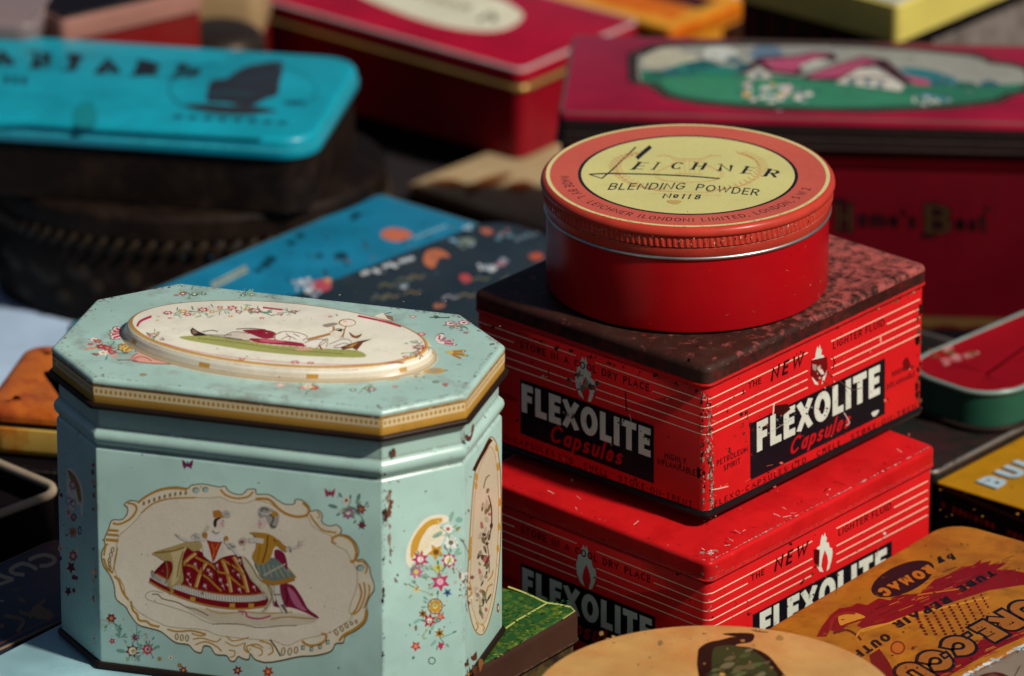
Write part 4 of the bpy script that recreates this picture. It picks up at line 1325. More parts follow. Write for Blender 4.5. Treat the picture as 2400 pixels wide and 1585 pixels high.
def fx_left(m, worn):
    n = (-1, 0, 0)
    wl = corner_warp('left')
    a = Art(FX_LEFT, normal=n, warp=wl)
    ys = (550, 612, 676, 742, 802)
    sl = lambda y, x: y - 0.356 * (1500 - x)
    for i, y in enumerate(ys):
        segs = [(-180, 600), (745, 1541)] if i != 1 else [(-180, 140), (1160, 1541)]
        for s0, s1 in segs:
            xs = [1500, 1507, 1514, 1521, 1528, 1535, 1541] if s1 == 1541 else [s1]
            a.line([(x, sl(y, x)) for x in [s0] + xs], 6, PIN)
    yield a, 'pinstripes'
    a = Art(FX_LEFT, normal=n)
    a.poly([(185, 395), (1172, 746), (1172, 1170), (185, 800)], BLK)
    a.text('FLEXOLITE', (195, 638), (1148, 978), (0, -210), 0.235, FXW, gap=0.10, wide=0.98)
    a.text('Capsules', (400, 856), (932, 1036), (25, -125), 0.15, S('#b8141a'), gap=0.13, slant=0.05)
    yield a, 'name_panel'
    a = Art(FX_LEFT, normal=n)
    flame(a, 668, 398, 160, 310, 0.34, FXW, None)
    yield a, 'flame_emblem'
    a = Art(FX_LEFT, normal=n, lift=0.00006)
    ik = (0.016, 0.004, 0.006)
    a = Art(FX_LEFT, normal=n, lift=0.00004)
    a.text('STORE IN A COOL DRY PLACE', (185, 168), (1136, 497), (0, -56), 0.17, ik, gap=0.2, space=0.62)
    yield a, 'lettering'
    a = Art(FX_LEFT, normal=n, lift=0.00004)
    a.text('HIGHLY', (1250, 982), (1406, 1030), (0, -46), 0.16, ik, gap=0.2)
    yield a, 'lettering'
    a = Art(FX_LEFT, normal=n, lift=0.00004)
    a.text('INFLAMMABLE', (1198, 1022), (1472, 1112), (0, -46), 0.16, ik, gap=0.16)
    yield a, 'lettering'
    a = Art(FX_LEFT, normal=n, lift=0.00004)
    a.text('PETROLEUM', (-60, 500), (160, 570), (0, -42), 0.16, ik, gap=0.16)
    yield a, 'lettering'
    a = Art(FX_LEFT, normal=n, lift=0.00004)
    a.text('FLEXO-CAPSULES LTD · CHELL · STOKE-ON-TRENT', (-90, 790), (1452, 1342), (0, -44), 0.15, ik, gap=0.30, space=0.5)
    yield a, 'lettering'
    a = Art(FX_LEFT, normal=n, lift=0.00004)
    a.text('ENGLAND', (525, 1062), (826, 1158), (0, -44), 0.15, ik, gap=0.3)
    yield a, 'lettering'
    a = Art(FX_LEFT, normal=n, lift=0.00008, warp=wl)
    if worn:
        cor = [S('#a89a8c'), S('#3a1a14'), S('#1c0d0a'), S('#6a4438')]
        a.chips((1520, 500), (1528, 1430), 110, 9, 2, 8, cor, 2.0, 121)
        a.chips((-100, -20), (1500, 490), 60, 10, 3, 16, [S('#2a0c0a'), S('#6a3424'), S('#140808')], 0.8, 122)
        a.line([(965, 490), (968, 570), (975, 640)], 9, S('#2a070a'))
        a.line([(395, 330), (400, 370)], 9, S('#2a070a'))
        a.blob([(440, 165), (468, 175), (452, 195)], S('#1c0608'))
        a.chips((340, 370), (385, 385), 6, 8, 4, 14, [S('#c8b89c'), S('#6a1a18')], 0.6, 123)
        a.chips((590, 380), (740, 460), 36, 44, 6, 22, [S('#6a645a'), S('#8a8478'), S('#4a4038')], 1.0, 124)
        a.chips((880, 690), (1120, 780), 12, 44, 3, 9, [S('#5a564c'), S('#2a2824')], 0.9, 125)
        a.chips((560, 640), (560, 700), 10, 40, 4, 14, [S('#5a564c'), S('#8a857a')], 0.9, 126)
        a.line([(995, 660), (1008, 710)], 5, S('#a8a49a'))
        a.chips((1490, 1060), (1500, 1120), 8, 4, 5, 14, [BLK], 2.0, 127)
        a.speck(150, 1480, 150, 1380, 50, 3, 10, [S('#4a0a0e'), S('#2a0608'), S('#b8846c')], 1.0, 128)
    else:
        a.chips((-100, -70), (1540, 470), 24, 8, 4, 12, [S('#4a0c0c'), S('#8a6a5c')], 0.6, 129)
        a.speck(150, 1480, 150, 1380, 24, 3, 8, [S('#4a0a0e'), S('#2a0608')], 1.0, 130)
    yield a, 'wear_marks'


def fx_tin(name, label, loc, yaw, tilt, scale, worn):
    T = thing(name, label, 'tin', loc, yaw, tilt, 'red capsule tins stacked on each other')
    d, w, h = 0.1355 * scale, 0.1166 * scale, 0.0641
    m_red = paint(name + '_red', FXR, rough=0.30, spec=0.12, grime=0.18 if worn else 0.15, chip=0.26 if worn else 0.12, edge=0.40 if worn else 0.10, erad=0.0012, bump=0.08, coat=0.0,
                  wear=S('#4a2a20'), wear2=S('#1c0d0a'), var=0.2, scratch=0.35 if worn else 0.3, grimecol=(0.05, 0.004, 0.004))
    m_ink = paint(name + '_print', None, rough=0.32, spec=0.10, grime=0.22 if worn else 0.1, chip=0.22 if worn else 0.05, bump=0.05, coat=0.0, var=0.15, wear=S('#4a1a14'), wear2=S('#5a0c0e'), grimecol=(0.05, 0.02, 0.015))
    m_rim = paint(name + '_rim', (0.010, 0.009, 0.010), rough=0.32, chip=0.1, wear=(0.08, 0.05, 0.04), metal=0.2)
    out = rrect(d, w, 0.0032, 6)
    body = shell('body', out, [(0.0004, 0.0030), (0.0, 0.0036), (0.0, 0.0540), (0.0003, 0.0546), (-0.0009, 0.0556), (-0.0012, 0.0562), (-0.0008, 0.0570), (0.0006, 0.0574), (0.0008, 0.060)], m_red, T)
    shell('base_rim', out, [(0.0012, 0.0), (-0.0005, 0.0007), (-0.0011, 0.0021), (-0.0006, 0.0034), (0.0004, 0.0040)], m_rim, T)
    if worn:
        # rusted through to a mottled brown, red only in places; X slope on top also paints shade and sun
        m_top = paint('rusted_shaded_lid_top', (0.36, 0.080, 0.068), rough=0.5, second=(0.036, 0.012, 0.009), sec=(0.34, 0.56), secscale=230, grad=(0.010, -2.0), grime=0.85, edge=0.75, erad=0.002, bump=0.2,
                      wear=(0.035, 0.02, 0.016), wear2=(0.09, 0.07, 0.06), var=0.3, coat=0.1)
        m_skirt = paint('rusted_lid_skirt', (0.12, 0.010, 0.010), rough=0.42, second=(0.028, 0.011, 0.009), sec=(0.30, 0.56), secscale=170, grime=0.5, edge=0.3, bump=0.2, var=0.3)
    else:
        m_top = paint('red_lid_top', FXR, rough=0.32, spec=0.12, grime=0.16, chip=0.16, second=(0.47, 0.007, 0.009), sec=(0.45, 0.62), secscale=60, dent=0.7, edge=0.36, erad=0.0010, bump=0.08, coat=0.0, wear=S('#8c867c'), wear2=S('#3a1a14'), scratch=0.15, grimecol=(0.1, 0.004, 0.004))
        m_skirt = m_top
    lo = rrect(d + 0.0016, w + 0.0016, 0.0036, 6)
    top_skirt = [(0.0012, 0.0566), (0.0, 0.0572), (0.0, 0.0618)]
    if worn:
        shell('lid_skirt', lo, top_skirt, m_skirt, T, top=False, bottom=False)
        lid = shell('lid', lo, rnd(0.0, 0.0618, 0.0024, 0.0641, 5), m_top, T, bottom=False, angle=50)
    else:
        lid = shell('lid', lo, top_skirt + rnd(0.0, 0.0624, 0.0016, 0.0641, 4)[0:], m_top, T, bottom=False, angle=50)
    kk = 1000.0
    for gen in (fx_right, fx_left):
        for art, nm in gen(None, worn):
            if scale != 1.0:
                art.v = [Vector((v.x * scale, v.y * scale, v.z)) for v in art.v]
            if not worn or True:
                art.build(nm, body, m_ink, 'stuff' if nm == 'wear_marks' else None)
    # marks on the lid
    a = Art(((0, 0, 64.1), (1, 0, 0), (0, 1, 0)), normal=(0, 0, 1))
    x0, x1, y0, y1 = -d * 500, d * 500, -w * 500, w * 500
    if worn:
        a.line([(x1 - 29, 24), (x1 - 25, 14), (x1 - 23.5, 3), (x1 - 27, -6)], 2.0, S('#1a100d'), smooth=True)
        a.build('dark_streak', lid, m_ink)
        a = Art(((0, 0, 64.1), (1, 0, 0), (0, 1, 0)), normal=(0, 0, 1))
        a.speck(x1 - 60, x1 - 3, y0 + 4, y1 - 4, 70, 0.2, 1.0, [S('#2a1410'), S('#4a1c18'), S('#38110f')], 1.0, 140)
        a.build('rust_specks', lid, m_ink, 'stuff')
        a = Art(((0, 0, 64.1), (1, 0, 0), (0, 1, 0)), normal=(0, 0, 1))
        a.speck(x0 + 2, x0 + 40, y0 + 3, y1 - 10, 50, 0.2, 0.9, [S('#3a1a12'), S('#7a1a16'), S('#1a0c0a'), S('#8a4a34')], 1.0, 141)
    else:
        for i in range(48):
            r = random.Random(300 + i)
            x, y = (r.uniform(x0 + 3, x1 - 3), y0 + r.uniform(1.8, 9)) if i % 3 else (x0 + r.uniform(1.8, 10), r.uniform(y0 + 3, y1 - 3))
            L = r.uniform(0.6, 4)
            an = r.uniform(0, 3)
            a.line([(x, y), (x + L * math.cos(an), y + L * math.sin(an))], r.uniform(0.15, 0.5), S(r.choice(['#5a0a0c', '#8a1a1a', '#c8b0a8', '#4a0a0c'])))
        a.build('lid_scratches', lid, m_ink, 'stuff')
        a = Art(((0, 0, 64.1), (1, 0, 0), (0, 1, 0)), normal=(0, 0, 1))
        a.chips((x0 + 9, y0 + 4), (x0 + 4, y0 + 7), 14, 1.4, 0.2, 1.1, [S('#b8aca4'), S('#8a7a74'), S('#d0c8c0')], 1.0, 151)
        a.chips((x0 + 2.2, y0 + 0.9), (x1 - 2, y0 + 0.9), 420, 0.28, 0.12, 0.75, [S('#b8b0a8'), S('#6a5c54'), S('#8c8078'), S('#3a1a14')], 0.45, 152)
        a.chips((x0 + 1.2, y0 + 2), (x0 + 1.2, y1 - 2), 36, 0.3, 0.12, 0.5, [S('#5a1a18'), S('#8c8078'), S('#3a0a0a')], 1.4, 153)
    a.build('lid_marks', lid, m_ink, 'stuff')
    return T


fx_tin('capsule_tin', 'worn red capsule tin with a rusty brown lid, under the round powder tin', (0.07399, -0.06759, 0.06956), 49.3, 1.0, 1.0, True)
fx_tin('capsule_tin', 'glossy red capsule tin with a red lid, lowest of the stack', (0.07571, -0.09139, 0.00295), 48.6, 2.6, 1.0155, False)


# ---------------------------------------------------------------- round powder tin
POW = ((-57.78783, 45.82344, 46.2), (0.04301, 0.00605, 0), (0.01356, -0.11443, 0))


def powder_tin():
    T = thing('powder_tin', 'round red powder tin with coral and pale yellow lid on the rusty lid', 'tin', (0.06824, -0.07251, 0.1338), -8, 0.35)
    T.scale = (1, 1, 0.955)
    R = 0.0572
    m_can = paint('powder_can_red', (0.40, 0.003, 0.007), rough=0.30, grime=0.12, chip=0.06, scratch=0.25, bump=0.10, dent=1.3, coat=0.0, spec=0.16, var=0.15, grimecol=(0.1, 0.0, 0.0), wear=S('#b86a5c'), wear2=S('#6a1a18'))
    m_lid = paint('powder_lid_red', (0.50, 0.046, 0.028), rough=0.30, grime=0.3, chip=0.22, edge=0.35, erad=0.0008, bump=0.1, coat=0.2, wear=S('#c8a890'), wear2=S('#5a1a14'), grimecol=(0.08, 0.01, 0.008))
    m_ink = paint('powder_lid_print', None, rough=0.24, spec=0.3, grime=0.16, chip=0.04, bump=0.16, dent=0.6, coat=0.3, var=0.12, wear=S('#b88a5c'), wear2=S('#8a4a3c'), grimecol=(0.35, 0.22, 0.08))
    m_steel = paint('bare_tin_rim', (0.50, 0.50, 0.48), rough=0.32, metal=0.9, grime=0.6, chip=0.15, bump=0.1)
    n = 120
    out = oval(0.0550, 0.0550, n)
    shell('body', out, [(0.0014, 0.0), (0.0003, 0.0005), (0.0, 0.0014), (0.0, 0.0312), (-0.0004, 0.0318)], m_can, T)
    wire('seam_bead', out, -0.0002, 0.0326, 0.0008, m_steel, T)
    # lid: plain collar, knurled band, rolled shoulder
    lid = shell('lid', oval(R, R, n), [(0.0019, 0.0332), (0.0014, 0.0338), (0.0014, 0.0372), (0.0020, 0.0376), (0.0022, 0.0378)], m_lid, T, top=False, bottom=False, angle=50)
    V, F = [], []
    K = 150
    zs = ((0.0378, 0.0), (0.0384, 1.0), (0.0412, 1.0), (0.0418, 0.2))
    N = K * 4
    for z, am in zs:
        for i in range(N):
            t = 2 * math.pi * i / N
            r = R - 0.0010 + am * 0.00027 * (1 if i % 4 in (0, 1) else -0.5)
            V.append((r * math.cos(t), r * math.sin(t), z))
    for k in range(3):
        for i in range(N):
            j = (i + 1) % N
            F.append((k * N + i, k * N + j, (k + 1) * N + j, (k + 1) * N + i))
    mobj('knurled_band', V, F, m_lid, lid, angle=25)
    shell('lid_shoulder', oval(R, R, n), [(0.0012, 0.0417), (0.0004, 0.0424), (0.0000, 0.0434), (0.0002, 0.0446), (0.0009, 0.0456), (0.0018, 0.0461), (0.0024, 0.0462)], m_lid, lid, bottom=False, angle=60)
    # printed disc
    a = Art(((0, 0, 46.2), (1, 0, 0), (0, 1, 0)), normal=(0, 0, 1))

    def disc(r, col):
        a.ell(0, 0, r, r, col, n=96)
    disc(55.1, S('#d8cf8e'))
    disc(53.6, S('#c95a48'))
    disc(42.7, BLK)
    disc(41.4, S('#d3cc84'))
    ink = S('#3c1a18')
    a.arctext('MADE BY L. LEICHNER (LONDON) LIMITED, LONDON, S.W.2.', 0, 0, 49.6, 190, 352, 3.7, 0.13, ink, gap=0.36, space=0.62, wide=1.0)
    a.build('lid_print', lid, m_ink)
    a = Art(POW, normal=(0, 0, 1), lift=0.00004)
    rd = S('#cf8a58')
    # laurel wreath and lyre, fine red line work
    for sgn in (-1, 1):
        stem = [(1205 + sgn * x, y) for x, y in ((150, 625), (330, 600), (480, 560), (590, 490), (640, 420), (620, 350), (540, 300), (430, 260))]
        a.line(stem, 3.5, rd, smooth=True)
        ss = spl(stem, False, 3)
        for i in range(1, len(ss) - 1):
            x, y = ss[i]
            for q in (-1, 1):
                lx, ly = x + sgn * q * 55 + sgn * 20, y - 26 + q * 6
                a.line([(x, y), ((x + lx) / 2 + 12 * q, (y + ly) / 2 - 8), (lx, ly), ((x + lx) / 2 - 10 * q, (y + ly) / 2 + 6), (x, y)], 2.6, rd)
    for sgn in (-1, 1):
        for off in (0, 24):
            a.line([(1205 + sgn * x, y) for x, y in ((300 - off, 290), (220 - off, 285), (150 - off, 310), (140 - off, 350), (220 - off, 400), (310 - off, 450), (260 - off, 510), (120 - off * .5, 530), (0, 535))], 3.2, rd, smooth=True)
    a.line([(1080, 315), (1330, 318)], 5, rd)
    a.line([(1090, 335), (1320, 338)], 3, rd)
    for i in range(5):
        x = 1120 + 44 * i
        a.line([(x, 318), (x + 6, 460)], 2.6, rd)
    a.line([(1080, 455), (1330, 460)], 4, rd)
    a.line([(900, 615), (1200, 625), (1420, 630)], 3, rd)
    a.line([(860, 640), (1200, 650), (1500, 655)], 2.5, rd)
    a.build('lyre_emblem', lid, m_ink)
    a = Art(POW, normal=(0, 0, 1), lift=0.00009)
    K_ = (0.012, 0.012, 0.022)
    a.line([(728, 205), (600, 335), (520, 420), (430, 500)], 13, K_)
    a.line([(862, 200), (800, 255), (738, 312)], 38, K_)
    a.line([(430, 500), (315, 462)], 7, K_)
    a.line([(315, 462), (480, 455), (800, 460), (1200, 478), (1480, 502)], 11, K_, smooth=True)
    for ch, x0, x1, y0, y1, up in (('E', 690, 790, 416, 419, (64, -70)), ('I', 878, 898, 416, 416, (50, -66)), ('C', 1030, 1130, 414, 418, (42, -70)), ('H', 1225, 1335, 416, 421, (40, -66)),
                                   ('N', 1468, 1590, 428, 440, (14, -62)), ('E', 1672, 1760, 452, 462, (46, -66)), ('R', 1868, 1985, 478, 494, (50, -68))):
        a.text(ch, (x0, y0), (x1, y1), up, 0.17, K_, nib=0.05)
        if ch in 'EIHNR':
            for hx, hy, f in ((0, 0, 0), (up[0], up[1], 1)):
                a.line([(x0 - 14 + hx, y0 + hy), (x0 + 30 + hx, y0 + 2 + hy)], 4, K_)
    a.text('BLENDING', (482, 606), (1160, 602), (32, -62), 0.12, K_, gap=0.17)
    a.text('POWDER', (1262, 610), (1815, 660), (26, -60), 0.12, K_, gap=0.17)
    a.text('N', (968, 682), (1038, 684), (20, -44), 0.15, K_)
    a.text('o', (1062, 676), (1110, 678), (14, -40), 0.15, K_)
    a.text('118', (1140, 688), (1300, 694), (22, -44), 0.15, K_, gap=0.42)
    a.blob([(1010, 705), (1060, 700), (1130, 705), (1135, 722), (1090, 738), (1030, 725)], S('#c4a45c'))
    a.line([(1190, 800), (1195, 812)], 4, S('#6a6a3c'))
    a.build('brand_lettering', lid, m_ink)
    a = Art(((0, 0, 46.2), (1, 0, 0), (0, 1, 0)), normal=(0, 0, 1), lift=0.00005)
    for i in range(60):
        r = random.Random(500 + i)
        t = rad(r.choice([r.uniform(205, 260), r.uniform(270, 345), r.uniform(200, 350)]))
        q = r.uniform(53.9, 55.0)
        x, y, s = q * math.cos(t), q * math.sin(t), r.uniform(0.08, 0.32)
        L = r.uniform(0.1, 1.2)
        a.line([(x, y), (x - L * math.sin(t), y + L * math.cos(t))], s, S(r.choice(['#1c1510', '#8a3a2c', '#c8bca4', '#4a2a1c'])))
    a.build('rim_scratches', lid, m_ink, 'stuff')
    # nicks in the knurling and scratches on the side
    def wrap(rr_):
        def w(q):
            t = q.x / rr_
            return Vector(((rr_ + q.y) * math.sin(t), -(rr_ + q.y) * math.cos(t), q.z))
        return w
    for nm, rr_, zlo, zhi, cnt, par in (('side_scratches', 0.0551, 3, 30, 34, T), ('knurl_nicks', 0.05655, 38, 42, 44, lid)):
        a = Art(((0, 0, 0), (1, 0, 0), (0, 0, 1)), normal=(0, 1, 0), warp=wrap(rr_), lift=0.00006)
        r = random.Random(610 + cnt)
        for i in range(cnt):
            x, z = r.uniform(-62, 62), r.uniform(zlo, zhi)
            if nm == 'knurl_nicks':
                a.line([(x, z), (x + r.uniform(-.1, .3), z + r.uniform(0.4, 1.6))], r.uniform(0.12, 0.45), S(r.choice(['#d8a890', '#c87a60', '#e0c8b0', '#5a1a14', '#b84a38'])))
            else:
                a.line([(x, z), (x + r.uniform(-1.5, 1.5), z + r.uniform(-1.2, 1.2))], r.uniform(0.06, 0.16), S(r.choice(['#b84a4a', '#5a0408', '#c87a70', '#7a0a10'])))
        a.build(nm, par, m_ink, 'stuff')
    return T


powder_tin()


# ---------------------------------------------------------------- the other tins
def flat_tin(name, label, loc, yaw, L, W, h, r, lid_h, m_lid, m_body, m_rim=None, over=0.0012, tilt=0.0, roundtop=0.0018, group=None, wires=True, step=False):
    T = thing(name, label, 'tin', loc, yaw, tilt, group)
    out = rrect(L, W, r, 8)
    z = h - lid_h
    shell('body', out, [(over + 0.001, 0.0), (over, 0.001), (over, z + min(0.001, lid_h * 0.4))], m_body, T)
    pr_ = [(0.0006, z), (0.0, z + 0.0006)]
    if step:
        pr_ += [(0.0, z + lid_h * 0.42), (0.0009, z + lid_h * 0.48), (0.0009, z + lid_h * 0.6)]
        pr_ += rnd(0.0009, h - roundtop, 0.0009 + roundtop, h, 5)
    else:
        pr_ += rnd(0.0, h - roundtop, roundtop, h, 5)
    lid = shell('lid', out, pr_, m_lid, T, bottom=True, angle=50)
    if wires and m_rim:
        wire('rolled_rim', out, 0.0002, z + 0.0006, 0.0007, m_rim, T)
    return T, lid


M_DARKRIM = paint('dark_rim', (0.03, 0.022, 0.018), rough=0.35, chip=0.3, wear=(0.2, 0.17, 0.14), metal=0.4)
M_BROWN = paint('brown_tin', (0.007, 0.004, 0.003), rough=0.55, spec=0.10, second=(0.022, 0.012, 0.007), sec=(0.5, 0.75), secscale=70, grime=0.3, edge=0.3, bump=0.25, wear=(0.12, 0.08, 0.05))
M_BLACK = paint('black_tin', (0.006, 0.004, 0.005), rough=0.4, spec=0.12, grime=0.1, edge=0.2, wear=(0.12, 0.09, 0.07))
M_INK = paint('soft_print', None, rough=0.32, grime=0.22, chip=0.12, bump=0.06, coat=0.15)

# ---- teal tin on the brown oval one
TEAL = ((-69.61344, 95.1228, 35.0), (0.06958, 0.01337, 0), (0.04883, -0.20008, 0))


def teal_tin():
    m = paint('teal_enamel', (0.004, 0.30, 0.40), rough=0.33, spec=0.3, grime=0.30, chip=0.1, edge=0.2, erad=0.002, coat=0.3, var=0.4, grimecol=(0.01, 0.10, 0.14), wear=(0.02, 0.10, 0.12), wear2=(0.05, 0.3, 0.36), dent=0.5)
    T, lid = flat_tin('tobacco_tin', 'bright teal tin with black lettering and a ship, lying on the brown oval tin', (-0.1773, 0.2635, 0.0576), -11, 0.21, 0.108, 0.035, 0.017, 0.0095, m, M_BROWN, None, over=0.0022, roundtop=0.0028, step=True)
    a = Art(TEAL, normal=(0, 0, 1))
    K_ = (0.010, 0.016, 0.020)
    for ch, x0, x1, y0, y1, up in (('A', -70, 92, 408, 415, (0, -100)), ('N', 190, 330, 425, 435, (-12, -100)), ('Y', 395, 490, 440, 445, (25, -100)), ('A', 590, 742, 458, 466, (0, -102)),
                                   ('R', 815, 965, 472, 482, (38, -92)), ('D', 1048, 1208, 488, 500, (48, -86))):
        a.text(ch, (x0, y0), (x1, y1), up, 0.38, K_, nib=0.16, wide=1.0)
        a.line([(x0 - 18, y0), (x0 + 60, y0 + 4)], 12, K_)
        if ch != 'A':
            a.line([(x0 - 14 + up[0], y0 + up[1]), (x0 + 60 + up[0], y0 + up[1] + 4)], 12, K_)
    a.text('ooo', (25, 520), (170, 530), (0, -60), 0.3, S('#0c4650'))
    sh = (0.022, 0.026, 0.032)
    a.blob([(1275, 560), (1300, 505), (1390, 490), (1440, 455), (1520, 415), (1620, 395), (1735, 385), (1742, 430), (1715, 520), (1700, 590), (1620, 620), (1560, 650), (1500, 660), (1380, 640), (1270, 630)], sh)
    a.blob([(1110, 655), (1250, 645), (1400, 655), (1560, 660), (1690, 690), (1600, 705), (1480, 715), (1330, 705), (1200, 680)], sh)
    a.line([(1285, 590), (1400, 575), (1560, 590)], 10, S('#1c4a56'))
    a.line([(1420, 480), (1500, 500), (1700, 470)], 7, S('#243c44'))
    ring = [(1490 + 450 * math.cos(rad(t)), 560 + 170 * math.sin(rad(t))) for t in range(0, 360, 10)]
    a.line(ring[8:26], 14, S('#0f6f80'))
    a.line(ring[30:36] + ring[:5], 10, S('#0f7888'))
    for i in range(8):
        a.ell(1090 + 90 * i, 725 + 5 * i, 34, 12, S('#0c5666'))
    a.ell(1800, 640, 70, 16, S('#0e5a68'))
    a.blob([(470, 660), (560, 630), (600, 700), (590, 780), (500, 790), (450, 740)], S('#0a7f88'))
    a.line([(-400, 740), (200, 760), (800, 800), (1600, 850)], 6, S('#0d6472'))
    a.build('ship_and_lettering_print', lid, M_INK)


teal_tin()


def oval_tin():
    T = thing('oval_tin', 'dark brown oval tin with a rope moulding, under the teal tin', 'tin', (-0.141, 0.262, 0.0), 0)
    out = oval(0.085, 0.068, 96)
    shell('body', out, [(0.004, 0.0), (0.001, 0.002), (0.0, 0.006), (0.0, 0.043), (0.001, 0.045)], M_BROWN, T, angle=50)
    lid = shell('lid', out, [(0.0, 0.0455), (-0.0018, 0.0462), (-0.0018, 0.0540)] + rnd(-0.0018, 0.0544, 0.001, 0.0572, 4), M_BROWN, T, angle=50)
    # twisted rope: slanted beads along the lower edge of the lid
    n = 74
    bv, bf = [], []
    for i in range(7):
        th = math.pi * i / 6
        for j in range(8):
            ph = 2 * math.pi * j / 8
            x, y, z = 0.0048 * math.cos(th), 0.0020 * math.sin(th) * math.cos(ph), 0.0020 * math.sin(th) * math.sin(ph)
            bv.append((x, y, z))
    for i in range(6):
        for j in range(8):
            bf.append((i * 8 + j, i * 8 + (j + 1) % 8, (i + 1) * 8 + (j + 1) % 8, (i + 1) * 8 + j))
    m = paint('rope_bronze', (0.026, 0.017, 0.010), rough=0.5, spec=0.15, grime=0.3)
    first = None
    for i in range(n):
        t = 2 * math.pi * (i + 0.5) / n
        p = Vector((0.0868 * math.cos(t), 0.0698 * math.sin(t), 0.0425))
        tan = Vector((-0.0868 * math.sin(t), 0.0698 * math.cos(t), 0)).normalized()
        if first is None:
            o = first = mobj('rope_bead', bv, bf, m, T, angle=80)
        else:
            o = first.copy()
            COL.objects.link(o)
            o.parent = T
        nrm = Vector((tan.y, -tan.x, 0))
        up = Vector((0, 0, 1))
        dx = (tan * 0.72 + up * 0.69).normalized()
        dz = nrm.cross(dx)
        o.matrix_local = Matrix.Translation(p) @ Matrix((dx, nrm, dz)).transposed().to_4x4()
    # embossed figures on the wall
    r = random.Random(4)
    V, F = [(0, -0.0012, 0)], []
    for i in range(10):
        q = 2 * math.pi * i / 10
        V.append((0.005 * math.cos(q), 0.0004, 0.0036 * math.sin(q)))
    for i in range(10):
        F.append((0, 1 + i, 1 + (i + 1) % 10))
    first = None
    for k in range(26):
        t = rad(194 + 152 * (k + 0.5) / 26)
        o = mobj('relief_boss', V, F, m, T, angle=70) if first is None else first.copy()
        if first is None:
            first = o
        else:
            COL.objects.link(o)
            o.parent = T
        o.location = (0.0852 * math.cos(t), 0.0682 * math.sin(t), (0.013, 0.027, 0.020)[k % 3] + r.uniform(-0.003, 0.003))
        o.rotation_euler = (0, 0, math.atan2(math.sin(t) / 0.0682, math.cos(t) / 0.0852) + math.pi / 2)
        s_ = r.uniform(0.7, 1.4)
        o.scale = (s_, 1, r.uniform(0.8, 1.3))


oval_tin()

# ---- red tin with a cream oval
REDO = ((-46.39647, 55.13048, 43.7), (0.04697, -0.05792, 0), (-0.17049, -0.13818, 0))


def red_oval_tin():
    m = paint('cherry_enamel', (0.36, 0.003, 0.022), rough=0.25, grime=0.12, chip=0.04, coat=0.3, var=0.35, dent=0.5, grimecol=(0.08, 0.0, 0.01))
    mb = paint('cherry_enamel_body', (0.22, 0.004, 0.012), rough=0.30, grime=0.2, coat=0.2, var=0.3, grimecol=(0.04, 0.0, 0.004))
    L, W, h = 0.088, 0.20, 0.0437
    T = thing('biscuit_tin', 'cherry red rectangular tin with a cream oval on its lid', 'tin', (-0.046, 0.474, 0.0128), 51)
    out = rrect(L, W, 0.006, 8)
    shell('body', out, [(0.0018, 0.0), (0.001, 0.001), (0.001, 0.0345)], mb, T)
    m_gold = paint('gilt_bead', S('#b89a5c'), rough=0.3, metal=0.6, grime=0.3)
    wire('gilt_bead', out, 0.0004, 0.0345, 0.0014, m_gold, T)
    lid = shell('lid', out, [(0.0006, 0.0356), (0.0, 0.036), (0.0, 0.0408)] + rnd(0.0, 0.0412, 0.0024, 0.0437, 5), m, T, angle=60)
    m_line = paint('pale_line', S('#b8a4a4'), rough=0.3)
    wire('pale_edge_line', out, 0.0010, 0.0430, 0.0009, m_line, lid, n=6)
    a = Art(REDO, normal=(0, 0, 1))
    o = [(1640, 120), (1560, 175), (1420, 195), (1200, 170), (950, 100), (700, 0), (600, -60), (640, -130), (860, -150), (1100, -120), (1350, -60), (1540, 10), (1640, 80)]
    a.blob(o, S('#d6d4bc'))
    # faded script, only its last letter still clear
    rq = random.Random(2)
    for i in range(9):
        x, y = 640 + 78 * i, -100 + 21 * i
        a.line([(x, y), (x + 26, y - 44), (x + 44, y - 6), (x + 62, y - 40)], rq.uniform(8, 15), S(rq.choice(['#5a4a2a', '#7a6a48', '#8a7c5c'])), smooth=True)
    a.text('A', (1360, 130), (1490, 140), (40, -70), 0.24, S('#4a3f28'), nib=0.08)
    a.build('oval_label_print', lid, M_INK)


red_oval_tin()

m_card = paint('tan_card', (0.42, 0.31, 0.17), rough=0.6, grime=0.3, bump=0.2, var=0.3)
TAN = ((-160.54501, -116.62644, 12.5), (0.05957, 0.05424, 0), (0.14929, -0.16627, 0))


def tan_box():
    T = thing('card_box', 'flat tan box with a brown stain under the cherry red tin', 'box', (0.0252, 0.3663, 0.0), -42)
    out = rrect(0.085, 0.12, 0.002, 4)
    b = shell('box_body', out, [(0.0, 0.0), (0.0, 0.0085)], M_BROWN, T)
    lid = shell('lid', out, [(-0.0006, 0.0086), (-0.0006, 0.0118), (0.0002, 0.0125)], m_card, T)
    a = Art(TAN, normal=(0, 0, 1))
    bz = S('#6a3a1c')
    a.blob([(1660, 155), (1800, 140), (1900, 170), (2000, 130), (2140, 110), (2060, 170), (1960, 200), (1900, 240), (1870, 230), (1900, 190), (1780, 185)], bz)
    a.line([(1580, 180), (2000, 330), (2300, 440)], 12, S('#5a3c20'))
    a.blob([(2100, 180), (2200, 150), (2260, 180), (2180, 220)], bz)
    a.build('stain_print', lid, M_INK)


tan_box()

# ---- red tin with a cottage landscape
LAND = ((-131.65814, 91.64758, 102.0), (0.08659, 0.00605, 0), (0.00903, -0.25258, 0))
LANDF = ((-12.34264, -49.0, 78.42342), (0.06962, 0, 0.00191), (0.00156, 0, -0.07488))


